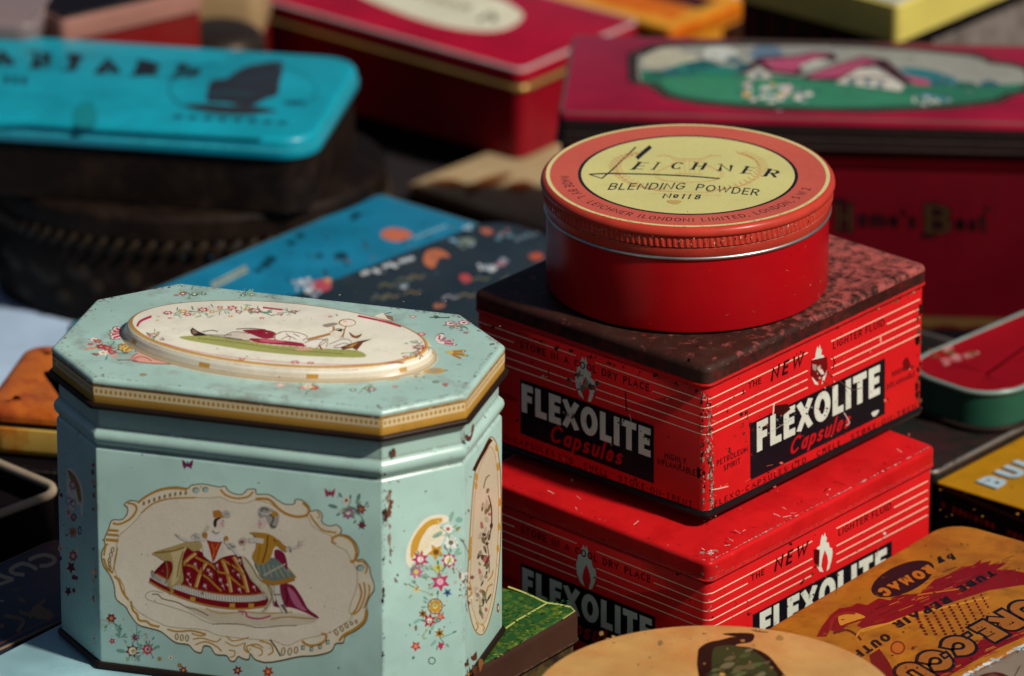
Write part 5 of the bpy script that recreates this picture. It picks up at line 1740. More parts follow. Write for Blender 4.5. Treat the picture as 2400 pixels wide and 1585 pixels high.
def landscape_tin():
    m = paint('carmine_lid', (0.30, 0.006, 0.030), rough=0.27, spec=0.25, grime=0.2, chip=0.06, coat=0.35, var=0.45, dent=0.8, edge=0.3, erad=0.002, wear=(0.10, 0.06, 0.05), wear2=(0.3, 0.26, 0.24), grimecol=(0.10, 0.01, 0.012))
    mb = paint('maroon_body', (0.085, 0.0015, 0.005), rough=0.36, spec=0.08, grime=0.3, chip=0.12, var=0.3, wear=(0.02, 0.008, 0.006), grimecol=(0.02, 0.002, 0.002))
    msk = paint('dark_lid_skirt', (0.020, 0.013, 0.012), rough=0.4, grime=0.2, chip=0.2, wear=(0.07, 0.05, 0.04), edge=0.4)
    L, W, h = 0.24, 0.098, 0.102
    T = thing('tea_caddy', 'large dark red tin with a cottage landscape on its lid', 'tin', (0.1427, 0.2415, 0.0), -4)
    out = rrect(L, W, 0.004, 6)
    body = shell('body', out, [(0.002, 0.0), (0.001, 0.001), (0.001, 0.006), (0.0014, 0.0065), (0.001, 0.007), (0.001, 0.0775), (0.0016, 0.0785), (0.001, 0.0795), (0.001, 0.090)], mb, T)
    m_gold = paint('tarnished_gilt', (0.16, 0.085, 0.030), rough=0.42, grime=0.4, metal=0.2)
    # scalloped gilt border above the foot
    a = Art(((0, -49, 0), (1, 0, 0), (0, 0, 1)), normal=(0, -1, 0), lift=-0.00085)
    pts = [(-118, 12.5), (118, 12.5)]
    for i in range(49):
        x = 118 - 236 * i / 48
        pts.append((x, 7.2 + 1.6 * abs(math.sin(i * math.pi / 3.2))))
    a.poly(pts, S('#5f4526'))
    a.poly([(-118, 1.2), (118, 1.2), (118, 6.6), (-118, 6.6)], BLK)  # black strip paints the shadow along the tin's base
    a.build('gilt_border_foot_shade', body, M_INK)
    wire('lid_edge_bead', out, -0.0004, 0.0885, 0.0010, msk, T)
    shell('lid_skirt', out, [(0.0, 0.0885), (-0.0002, 0.0895), (-0.0002, 0.0925), (0.0006, 0.0932), (0.0006, 0.0940), (-0.0002, 0.0946), (-0.0002, 0.0990)], msk, T, top=False, bottom=False)
    r_ = [(-0.0002, 0.0990)] + rnd(-0.0002, 0.1000, 0.0020, 0.1020, 4)
    lid = shell('lid', out, r_, m, T, bottom=False, angle=50)
    m_edge = paint('rubbed_edge', (0.10, 0.075, 0.065), rough=0.35, chip=0.3, wear=(0.3, 0.27, 0.25))
    wire('rubbed_edge', out, 0.0012, 0.1014, 0.0007, m_edge, lid, n=6)
    a = Art(LAND, normal=(0, 0, 1))
    half = [(400, 300), (405, 262), (450, 250), (500, 222), (560, 208), (800, 200), (1150, 200)]
    top = [(400, 300), (405, 262), (450, 250), (500, 222), (600, 206), (1000, 200), (1600, 214), (2150, 262), (2240, 300), (2330, 312), (2420, 335), (2440, 370)]
    bot = [(2440, 420), (2400, 465), (2320, 480), (2250, 515), (2000, 545), (1600, 562), (1100, 552), (760, 522), (590, 488), (540, 450), (500, 425), (430, 418), (405, 385)]
    a.poly(top + bot, (0.016, 0.012, 0.012))
    cx, cy = 1420, 382
    ins = [(cx + (x - cx) * 0.955, cy + (y - cy) * 0.90) for x, y in top + bot]
    a.poly(ins, S('#92938a'))
    a.line(ins, 5, S('#8a7a68'), True)
    a.blob([(500, 270), (620, 240), (720, 270), (760, 300), (640, 330), (490, 330)], S('#b6b29c'))
    a.blob([(800, 240), (900, 235), (960, 270), (900, 300), (790, 290)], S('#bcc0b8'))
    a.blob([(1040, 235), (1120, 225), (1180, 260), (1130, 300), (1020, 290)], S('#5c7486'))
    a.blob([(1240, 225), (1500, 235), (1480, 270), (1300, 290), (1180, 270)], S('#8f8f8a'))
    # far hills
    a.blob([(600, 345), (700, 310), (800, 315), (900, 330), (1000, 345), (900, 372), (560, 368)], S('#2f7a70'))
    a.blob([(700, 320), (760, 300), (820, 305), (860, 330), (780, 345), (700, 345)], S('#1f5c5c'))
    a.blob([(1760, 345), (1850, 340), (1980, 370), (2050, 410), (1960, 425), (1840, 395)], S('#2a7078'))
    # meadow
    a.poly([(470, 352), (700, 360), (930, 368), (1200, 380), (1700, 420), (2100, 430), (2395, 415), (2360, 455), (2250, 495), (2000, 528), (1600, 545), (1100, 535), (760, 508), (610, 476), (560, 445), (480, 415)], S('#2c6e54'))
    a.blob([(600, 390), (900, 385), (1250, 400), (1600, 450), (1840, 490), (1700, 520), (1400, 530), (1100, 515), (800, 490), (620, 440)], S('#37805f'))
    a.line([(480, 360), (700, 368), (930, 376)], 12, S('#1f7c58'))
    # cottages with pink roofs
    pk, dkr = S('#a84a68'), S('#3c1a24')
    a.poly([(940, 372), (1060, 285), (1240, 278), (1330, 258), (1430, 262), (1455, 300), (1300, 330), (1260, 380), (1130, 365), (1050, 345), (985, 365)], dkr)
    a.poly([(1070, 300), (1240, 288), (1330, 268), (1420, 272), (1290, 310), (1235, 362), (1130, 350)], pk)
    a.poly([(1270, 385), (1420, 330), (1580, 280), (1700, 300), (1830, 420), (1780, 420), (1640, 330), (1560, 350), (1450, 405), (1290, 398)], dkr)
    a.poly([(1320, 372), (1440, 330), (1580, 290), (1660, 306), (1560, 335), (1460, 385), (1310, 392)], pk)
    a.poly([(1000, 372), (1060, 330), (1110, 368), (1120, 395), (1010, 395)], S('#b8b4a8'))
    a.poly([(1260, 330), (1340, 298), (1420, 296), (1350, 330), (1270, 345)], S('#b4b6ac'))
    a.poly([(1460, 400), (1560, 342), (1650, 350), (1780, 430), (1760, 455), (1540, 425), (1440, 415)], S('#c2beb2'))
    a.line([(1500, 395), (1620, 385), (1700, 400)], 9, dkr)
    for x, y in ((1520, 412), (1600, 410), (1660, 425), (1060, 375)):
        a.poly([(x - 16, y - 14), (x + 16, y - 12), (x + 16, y + 14), (x - 16, y + 12)], S('#4a6a78'))
    a.poly([(1780, 375), (1900, 400), (1920, 430), (1840, 425)], pk)
    # flower beds, stream
    r = random.Random(31)
    for i in range(70):
        x, y = r.gauss(1130, 110), r.gauss(462, 26)
        a.ell(x, y, r.uniform(12, 24), r.uniform(6, 12), S(r.choice(['#cfc8c4', '#d0a8b4', '#c8a468', '#e0dcd4', '#2c6a58', '#44806c', '#b8b4c0', '#306a60'])), n=7)
    for i in range(30):
        x, y = r.uniform(1820, 2000), r.uniform(470, 535)
        a.ell(x, y, r.uniform(8, 16), r.uniform(5, 9), S(r.choice(['#c0c4bc', '#8aa08c', '#3c5a50', '#d8d4c8'])), n=7)
    a.line([(1860, 470), (1960, 490), (2000, 500)], 10, S('#4a86a8'))
    for x, y, w in ((560, 372, 60), (640, 362, 50), (720, 366, 44), (1960, 415, 60), (2080, 425, 60), (2200, 420, 50), (930, 300, 40), (980, 330, 36)):
        a.blob([(x - w, y + 8), (x - w * .5, y - 14), (x, y - 18), (x + w * .6, y - 12), (x + w, y + 6), (x, y + 14)], S(r.choice(['#1c5a4c', '#24665a', '#2a5c64'])))
    a.line(spl(ins, True, 2), 16, S('#2a1a16'), True)
    a.line([(cx + (x - cx) * 0.975, cy + (y - cy) * 0.95) for x, y in top + bot], 5, S('#6a5648'), True)
    a.speck(450, 2350, 215, 540, 120, 3, 10, [S('#6a6a60'), S('#3c3c38'), S('#8a8a80')], 0.5, 33)
    a.build('cottage_landscape_print', lid, M_INK)
    a = Art(LANDF, normal=(0, -1, 0), lift=-0.00090)
    ink, gd = (0.014, 0.003, 0.005), S('#3c2a16')
    for s, x0, x1, y0, y1, up, t in (('H', 150, 265, 385, 392, (0, -195), 0.3), ('B', 690, 870, 400, 408, (0, -205), 0.32)):
        a.text(s, (x0, y0), (x1, y1), up, t, ink, nib=0.2)
        a.text(s, (x0 + 12, y0 - 12), (x1 - 12, y1 - 12), (0, up[1] + 26), t * 0.45, gd, nib=0.1)
        if s == 'H':
            a.line([(140, 190), (215, 180)], 24, ink)
            a.text("ome's", (285, 345), (650, 362), (0, -118), 0.2, ink, gap=0.08)
            a.build('gothic_lettering', body, M_INK)
            a = Art(LANDF, normal=(0, -1, 0), lift=-0.00090)
    a.line([(672, 405), (760, 410)], 22, ink)
    0 and a.text("ome's", (285, 345), (650, 362), (0, -118), 0.2, ink, gap=0.08)
    a.text('est', (885, 375), (1075, 382), (0, -118), 0.24, ink, gap=0.08)
    a.ell(1080, 240, 18, 18, ink)
    a.build('gothic_lettering', body, M_INK)
    a = Art(LANDF, normal=(0, -1, 0), lift=-0.00090)
    a.speck(-900, 1300, 100, 760, 14, 3, 12, [S('#1c0606'), S('#2a0a0c')], 1.0, 34)
    a.build('stain_specks', body, M_INK, 'stuff')


landscape_tin()

# ---- flat blue tin and the dark floral tin on it
BLUE = ((67.40740, 187.40973, 50.0), (0.04823, -0.05857, 0), (-0.16028, -0.13951, 0))
FLOR = ((27.87647, 212.94059, 10.0), (0.05115, -0.05521, 0), (-0.15009, -0.14281, 0))


def blue_and_floral():
    m = paint('blue_enamel', (0.010, 0.205, 0.36), rough=0.34, grime=0.35, chip=0.14, edge=0.5, erad=0.0016, var=0.4, coat=0.15, wear=(0.16, 0.13, 0.10), grimecol=(0.015, 0.06, 0.10))
    T, lid = flat_tin('cigarette_tin', 'flat blue tin with a gold edge line lying under the dark floral tin', (-0.0641, 0.1164, 0.0), 50, 0.20, 0.15, 0.05, 0.004, 0.006, m, M_BROWN, M_DARKRIM)
    m_g = paint('gold_line', S('#8a7850'), rough=0.35, grime=0.4, chip=0.3)
    wire('gold_edge_line', rrect(0.20, 0.15, 0.004, 8), 0.0012, 0.0492, 0.0008, m_g, lid, n=6)
    a = Art(BLUE, normal=(0, 0, 1))
    a.blob([(1405, 455), (1430, 425), (1500, 418), (1570, 440), (1575, 465), (1510, 490), (1440, 480)], S('#c06a4c'))
    dk = S('#0b3a4c')
    for x, y, s in ((950, 460, 30), (900, 500, 28), (790, 590, 36), (760, 620, 36), (1270, 340, 30), (1180, 570, 44), (1060, 570, 26), (720, 650, 26), (1250, 360, 26)):
        a.blob([(x - s, y), (x, y - s * .5), (x + s, y - 2), (x + s * .4, y + s * .5), (x - s * .5, y + s * .4)], dk)
    a.line([(470, 735), (540, 700), (600, 670), (660, 640)], 36, S('#9aa69a'))
    a.line([(480, 725), (660, 640)], 8, S('#4c6a70'))
    for i in range(8):
        a.ell(1600 + 24 * i, 468 - 9 * i, 10, 6, S('#9ec0cc'))
    a.speck(300, 1700, 300, 750, 50, 5, 16, [S('#0f5064'), S('#0a4058')], 0.5, 36)
    a.build('label_print', lid, M_INK)

    mf = paint('midnight_enamel', (0.018, 0.030, 0.040), rough=0.34, grime=0.25, chip=0.12, edge=0.3, var=0.4, coat=0.2, wear=(0.10, 0.08, 0.06))
    T, lid = flat_tin('floral_tin', 'flat midnight-blue tin with scattered coral and white flowers', (-0.0253, 0.0941, 0.0503), 47, 0.16, 0.10, 0.010, 0.016, 0.005, mf, M_BLACK, M_DARKRIM)
    a = Art(FLOR, normal=(0, 0, 1))
    a.blob([(1000, 725), (1080, 705), (1130, 715), (1130, 755), (1070, 775), (1020, 755)], S('#b04a58'))
    a.blob([(1090, 705), (1120, 695), (1135, 715), (1110, 725)], S('#c88a60'))
    a.blob([(1645, 580), (1670, 545), (1740, 540), (1790, 580), (1730, 585), (1700, 640), (1650, 620)], S('#b86a48'))
    a.blob([(1845, 680), (1890, 675), (1910, 705), (1880, 725), (1850, 710)], S('#b0484c'))
    a.blob([(1960, 425), (2010, 420), (2035, 445), (1990, 455)], S('#a8604c'))
    a.blob([(2230, 570), (2290, 555), (2310, 585), (2260, 600)], S('#a84c38'))
    a.blob([(1700, 840), (1750, 830), (1760, 850), (1710, 860)], S('#a86a50'))
    r = random.Random(17)

    def cluster(x, y, n, s, cols):
        for _ in range(n):
            a.ell(x + r.gauss(0, s), y + r.gauss(0, s * 0.4), r.uniform(8, 20), r.uniform(6, 13), S(r.choice(cols)), n=8)
    wh = ['#b4bcc4', '#94a4b0', '#8a98a8', '#c4c8cc']
    cluster(975, 720, 14, 26, wh)
    cluster(1010, 765, 10, 24, wh)
    for x, y in ((1310, 672), (1330, 664), (1375, 655), (1390, 662), (1430, 632), (1460, 622), (1485, 630), (1520, 605), (1545, 598), (1575, 590)):
        a.ell(x, y, 18, 12, S('#b4bcc0'), n=8)
    cluster(2010, 640, 10, 26, wh)
    cluster(2080, 610, 10, 22, ['#8a98a8', '#a8707c', '#7a8a98'])
    cluster(1890, 500, 14, 26, ['#5c6c5a', '#94a4b0', '#7a8c7c'])
    cluster(1900, 410, 5, 24, ['#8ab0c4', '#a4b8c4'])
    cluster(1815, 485, 3, 10, ['#7aa4bc'])
    cluster(2200, 470, 10, 40, ['#6a7c88', '#586a74'])
    cluster(2080, 455, 8, 26, ['#5c8c98', '#7a5c60'])
    cluster(1530, 745, 4, 10, wh)
    for x, y in ((1440, 735), (1540, 705), (1600, 690), (1400, 805), (1460, 795), (1580, 775), (1790, 800), (1880, 790), (1960, 700), (2120, 700)):
        pts = [(x - 45, y + 10), (x - 10, y - 8), (x + 20, y + 6), (x + 50, y - 8)]
        a.line(pts, 9, S(r.choice(['#6a6a48', '#5c6450', '#8a9098', '#74684c'])), smooth=True)
    a.speck(900, 2300, 400, 900, 60, 5, 16, [S('#2c3c44'), S('#3c4a50'), S('#54606a')], 0.6, 38)
    a.build('flower_print', lid, M_INK)


blue_and_floral()


# ---- left side: orange tin, open tray, navy tin, pale tin
def left_group():
    T = thing('plain_tin', 'plain black tin in shadow beneath the copper-orange tin', 'tin', (-0.168, -0.006, 0.0), -12)
    out = rrect(0.095, 0.082, 0.006, 6)
    shell('body', out, [(0.0, 0.0), (0.0, 0.034)], M_BLACK, T)
    shell('lid', out, [(-0.0008, 0.0342), (-0.0008, 0.0405), (0.0006, 0.0416)], M_BLACK, T)
    m = paint('copper_orange', (0.52, 0.13, 0.015), rough=0.28, second=(0.26, 0.04, 0.010), sec=(0.45, 0.65), secscale=40, coat=0.3, grime=0.3, var=0.4, dent=0.6)
    mg = paint('brassy_gold', (0.60, 0.38, 0.08), rough=0.3, second=(0.55, 0.18, 0.02), sec=(0.45, 0.6), secscale=45, grime=0.25, var=0.3)
    T = thing('sweet_tin', 'copper-orange tin with a golden side, left of the mint tin', 'tin', (-0.1656, -0.0041, 0.0420), -12)
    out = rrect(0.080, 0.072, 0.010, 8)
    shell('body', out, [(0.004, 0.0), (0.001, 0.0015), (0.0, 0.004), (0.0, 0.0125), (0.002, 0.0135)], mg, T, angle=60)
    wire('dark_seam', out, 0.0012, 0.0142, 0.0010, M_BLACK, T)
    shell('lid', out, [(0.001, 0.0150), (0.0, 0.0155), (0.0, 0.0172)] + rnd(0.0, 0.0174, 0.005, 0.0205, 5) + [(0.014, 0.0212), (0.016, 0.0206), (0.03, 0.0208)], m, T, angle=60)

    # open shallow tin with a cream rolled rim and a silver clasp lying in it
    T = thing('open_tin', 'small open dark tin with a cream rolled rim, behind the navy tin', 'tin', (-0.2234, -0.0567, 0.0), 45)
    out = rrect(0.042, 0.09, 0.010, 8)
    shell('body', out, [(0.001, 0.0), (0.0, 0.001), (0.0, 0.0445), (0.0008, 0.0448), (0.0010, 0.0440), (0.0010, 0.036)], M_BLACK, T, top=True)
    m_r = paint('cream_rim', S('#9c8c78'), rough=0.38, grime=0.3)
    wire('rolled_rim', out, 0.0003, 0.0450, 0.0019, m_r, T)
    Tc = thing('clasp', 'small shiny silver clasp lying inside the open dark tin', 'clasp', (-0.1945, -0.0800, 0.0362), 20)
    ms = paint('silver', (0.7, 0.7, 0.7), rough=0.2, metal=1.0, grime=0.1)
    for k, (x, y, r0) in enumerate(((0, 0, 0.0036), (0.0052, -0.0018, 0.0024), (-0.0045, 0.0018, 0.0022))):
        prof = [(r0 * (1 - math.cos(t)) * 1.0 if False else r0 * (1 - math.sin(t)), r0 * 0.8 + r0 * 0.8 * -math.cos(t)) for t in (0.15, 0.5, 0.9, 1.3, 1.57, 1.9, 2.3, 2.7, 3.0)]
        sh = shell('stud', [(x + px, y + py) for px, py in oval(r0, r0, 20)], prof, ms, Tc, angle=80)

    NAVY = ((54.55764, 52.87521, 38.5), (0.02370, -0.02877, 0), (-0.06627, -0.06287, 0))
    mn = paint('navy_enamel', (0.010, 0.014, 0.026), rough=0.32, grime=0.2, coat=0.2, edge=0.25, wear=(0.20, 0.14, 0.08))
    T, lid = flat_tin('navy_tin', 'navy blue tin with cream capital letters, left of the mint tin', (-0.1953, -0.169, 0.0), 50, 0.13, 0.057, 0.0385, 0.012, 0.010, mn, mn, None, over=0.001)
    mg2 = paint('dull_gold_line', S('#7a6248'), rough=0.4, grime=0.3)
    wire('gold_edge_line', rrect(0.13, 0.057, 0.012, 8), 0.0012, 0.0379, 0.0007, mg2, lid, n=6)
    a = Art(NAVY, normal=(0, 0, 1))
    cl = S('#b09878')
    a.line([(300, 370), (380, 330), (480, 315), (560, 345), (560, 390), (490, 425), (410, 430)], 40, cl, smooth=True)
    a.line([(385, 465), (300, 420), (210, 410), (110, 470), (150, 510), (255, 525)], 40, cl, smooth=True)
    a.line([(-60, 505), (40, 545), (140, 572)], 40, cl)
    a.line([(-80, 560), (-20, 620), (60, 600), (140, 572)], 34, cl, smooth=True)
    for pts in ([(40, 945), (160, 965), (240, 1000), (180, 1110)], [(200, 900), (300, 930), (400, 840), (460, 780)], [(300, 960), (420, 880), (530, 930), (480, 990)], [(190, 770), (260, 800)], [(-60, 1040), (40, 1050)]):
        a.line(pts, 40, S('#6e4f26'), smooth=True)
    a.blob([(330, 870), (400, 830), (470, 880), (540, 940), (450, 980), (360, 960)], S('#7a5426'))
    a.ell(20, 795, 24, 12, S('#6a8a98'))
    a.blob([(120, 680), (200, 660), (180, 700)], S('#5a4426'))
    a.line([(-40, 1250), (200, 1130), (620, 920)], 8, S('#7a3a24'))
    a.build('lettering_print', lid, M_INK)

    mp = paint('pale_blue_tin', (0.27, 0.47, 0.52), rough=0.30, grime=0.35, chip=0.25, edge=0.55, coat=0.2, var=0.45, scratch=0.3, wear=(0.55, 0.55, 0.52), wear2=(0.2, 0.1, 0.08), grimecol=(0.10, 0.22, 0.28))
    flat_tin('pale_tin', 'pale blue scuffed flat tin under the left corner of the mint tin', (-0.1484, -0.2079, 0.0), 53, 0.13, 0.06, 0.04, 0.003, 0.008, mp, mp, None, over=0.0008)


left_group()

# ---- leaf-green tin between the mint tin and the red stack
LEAF = ((84.90185, 52.90029, 40.0), (0.03174, -0.04466, 0), (-0.10752, -0.07832, 0))


def leaf_tin():
    m = paint('leaf_green_print', (0.022, 0.085, 0.022), rough=0.3, second=(0.14, 0.19, 0.02), sec=(0.48, 0.66), secscale=320, grime=0.4, coat=0.25, var=0.5, grimecol=(0.004, 0.03, 0.012))
    mb = paint('brown_lid_side', (0.045, 0.020, 0.013), rough=0.3, grime=0.3, coat=0.2, edge=0.25, wear=(0.16, 0.10, 0.06))
    T = thing('leaf_tin', 'small tin with a leafy green top and brown sides beside the mint tin', 'tin', (-0.0235, -0.1861, 0.0), 54)
    out = rrect(0.075, 0.070, 0.004, 6)
    mbody = paint('olive_body', (0.09, 0.06, 0.02), rough=0.4, second=(0.02, 0.014, 0.01), sec=(0.4, 0.6), grime=0.3)
    shell('body', out, [(0.002, 0.0), (0.0018, 0.001), (0.0018, 0.027)], mbody, T)
    shell('lid_side', out, [(0.0012, 0.0265), (0.0, 0.0270), (-0.0003, 0.0278), (0.0002, 0.0286), (0.0002, 0.0375), (0.0010, 0.0390), (0.0016, 0.0394)], mb, T, angle=50)
    lid = shell('lid', out, [(0.0014, 0.0393), (0.0020, 0.0400)], m, T, bottom=False)
    a = Art(LEAF, normal=(0, 0, 1))
    vn = S('#b8c06a')
    a.line([(270, 520), (380, 560), (470, 600), (540, 632), (600, 640), (700, 660)], 11, vn, smooth=True)
    a.line([(540, 635), (430, 700), (350, 745), (270, 800), (150, 880)], 10, vn)
    r = random.Random(3)
    # blades of leaf, dark on the left of the rib and yellow at the edge
    for i in range(420):
        x, y = r.uniform(60, 720), r.uniform(520, 1050)
        L = r.uniform(7, 20)
        an = r.uniform(-0.9, -0.3) if r.random() < 0.6 else r.uniform(0.1, 0.8)
        edge = y > 640 + (700 - x) * 0.62
        c = r.choice(['#6a7424', '#8f9434', '#4c6a22', '#2c4a1c', '#1c3a18']) if edge else r.choice(['#0c3a1a', '#16522a', '#0a2c18', '#22642c', '#1c5a38'])
        if y > 700 + (700 - x) * 0.62 or y < 540 + (x - 300) * 0.2:
            continue
        dx, dy = L * math.cos(an), L * math.sin(an) * 0.6
        a.blob([(x - dx, y - dy), (x + dy * .6, y - dx * .22), (x + dx, y + dy), (x - dy * .6, y + dx * .22)], S(c), 3)
    a.line([(700, 655), (735, 690), (650, 745)], 8, S('#a8a860'))
    a.build('leaf_print', lid, M_INK)


leaf_tin()

# ---- tyre repair tin
CURE = ((107.43255, 163.56391, 40.0), (0.03718, -0.05081, 0), (-0.12977, -0.08397, 0))


def repair_tin():
    m = paint('amber_enamel', (0.42, 0.155, 0.012), rough=0.32, grime=0.7, chip=0.24, edge=0.4, coat=0.15, var=0.4, second=(0.30, 0.085, 0.008), sec=(0.45, 0.7), secscale=60, grimecol=(0.06, 0.028, 0.008), wear=(0.10, 0.05, 0.02))
    mi = paint('repair_print', None, rough=0.32, grime=0.35, chip=0.22, bump=0.08, coat=0.15, wear=(0.25, 0.10, 0.02), wear2=(0.12, 0.05, 0.02), grimecol=(0.06, 0.03, 0.01))
    T, lid = flat_tin('repair_tin', 'orange and red tube repair outfit tin with rounded corners', (0.1603, -0.1802, 0.0), 54, 0.16, 0.088, 0.04, 0.014, 0.010, m, M_BROWN, M_DARKRIM, roundtop=0.003)
    a = Art(CURE, normal=(0, 0, 1))
    cr = S('#7c1018')
    a.poly([(1180, 1070), (1270, 985), (1350, 955), (1440, 905), (1500, 900), (1560, 858), (1550, 885), (1620, 868), (1600, 895), (1720, 880), (1650, 925), (1740, 925), (1900, 960), (1960, 1010), (1800, 1020), (1600, 1052), (1450, 1100),
            (1300, 1150), (1150, 1185), (1000, 1240), (860, 1292), (800, 1262), (835, 1230), (740, 1262), (700, 1310), (640, 1290), (620, 1330), (560, 1330), (590, 1270), (640, 1200), (690, 1160), (760, 1150), (800, 1128), (860, 1140), (930, 1098), (1000, 1112), (1040, 1080)], cr)
    a.poly([(1960, 1170), (2000, 1260), (1814, 1330), (1650, 1400), (1500, 1480), (1360, 1560), (1250, 1640), (1100, 1650), (1200, 1568), (1320, 1520), (1400, 1440), (1480, 1420), (1560, 1340), (1620, 1330), (1700, 1270), (1814, 1210)], cr)
    a.poly([(880, 1440), (940, 1400), (1000, 1480), (1040, 1560), (980, 1600), (900, 1520)], S('#6a1214'))
    rq = random.Random(88)
    for i in range(150):
        u = rq.random()
        x, y = (900 + 800 * u, 1180 - 250 * u + rq.gauss(0, 46)) if i % 3 else (1150 + 700 * u, 1600 - 330 * u + rq.gauss(0, 40))
        L = rq.uniform(20, 90)
        a.line([(x, y), (x + L, y - L * 0.38)], rq.uniform(1.5, 5), S(rq.choice(['#5a0c12', '#8c1a1c', '#6a1014', '#a04a1c', '#b8702a', '#4a0a10'])))
    # cyclist's motif
    a.blob([(690, 1200), (760, 1180), (850, 1210), (800, 1230), (740, 1250), (700, 1260)], S('#c8862c'))
    a.line([(640, 1290), (660, 1220), (720, 1190), (790, 1190)], 16, S('#8a2416'), smooth=True)
    a.line([(660, 1310), (740, 1290), (800, 1320), (830, 1350)], 14, S('#5a2412'), smooth=True)
    a.line([(800, 1330), (830, 1290), (920, 1265), (1060, 1240)], 10, S('#c8862c'), smooth=True)
    a.line([(830, 1300), (980, 1255), (1140, 1200), (1350, 1150), (1600, 1095)], 9, S('#c8862c'), smooth=True)
    a.line([(1165, 1080), (1300, 1060), (1480, 1035)], 8, S('#b8621c'), smooth=True)
    a.ell(1050, 1395, 40, 36, S('#a85a20'))
    a.ring(1050, 1395, 40, 36, 9, S('#6a2412'))
    for i in range(9):
        for j in range(9):
            x, y = 1170 + 48 * i + 10 * j, 1225 + 18 * j - 18 * i
            if y < 1320 and x < 1600:
                a.ell(x, y, 12 - 0.6 * i, 8, S('#5c1c18'), n=8)
    # oval maker's mark
    a.ell(1075, 980, 205, 88, BLK, -23, 30)
    yl = S('#b0651e')
    a.text('ROMAC', (1228, 892), (912, 1050), (58, 44), 0.28, yl, gap=0.16)
    a.text('by', (1375, 822), (1278, 862), (28, 36), 0.24, BLK, gap=0.2)
    a.text('TUBE', (1615, 925), (1395, 1035), (42, 28), 0.26, BLK, gap=0.2)
    a.text('REPAIR', (1340, 1085), (1010, 1250), (42, 34), 0.26, BLK, gap=0.2)
    a.text('OUTFIT', (975, 1305), (700, 1470), (44, 36), 0.26, BLK, gap=0.2)
    # big outlined name
    tn = S('#9a5c22')
    for s, p0, p1, up in (('CURE', (1930, 1015), (1452, 1275), (185, 104)), ('C', (1402, 1292), (1256, 1372), (180, 104)), ('CU', (1262, 1378), (980, 1530), (185, 108))):
        a.text(s, p0, p1, up, 0.42, BLK, gap=-0.06, wide=1.5, outline=(0.18, tn))
    for x, y in ((1468, 1322), (1335, 1440)):
        a.poly([(x - 40, y - 4), (x + 6, y - 28), (x + 40, y + 2), (x - 6, y + 28)], BLK)
        a.poly([(x - 18, y), (x + 4, y - 10), (x + 16, y + 2), (x - 4, y + 12)], tn)
    a.speck(500, 1900, 750, 1560, 160, 3, 12, [S('#5a2c10'), S('#3a1c0c'), S('#7a4416')], 0.6, 44)
    a.build('repair_outfit_print', lid, mi)


repair_tin()

# ---- yellow tin, dark box, red and green tin, pale tin at the right
BULL = ((33.67280, 121.14197, 30.0), (0.03090, -0.03680, 0), (-0.09986, -0.07088, 0))
BULLF = ((-55.0, 58.57339, 75.85833), (0, -0.05872, 0.01589), (0, -0.00055, -0.05161))


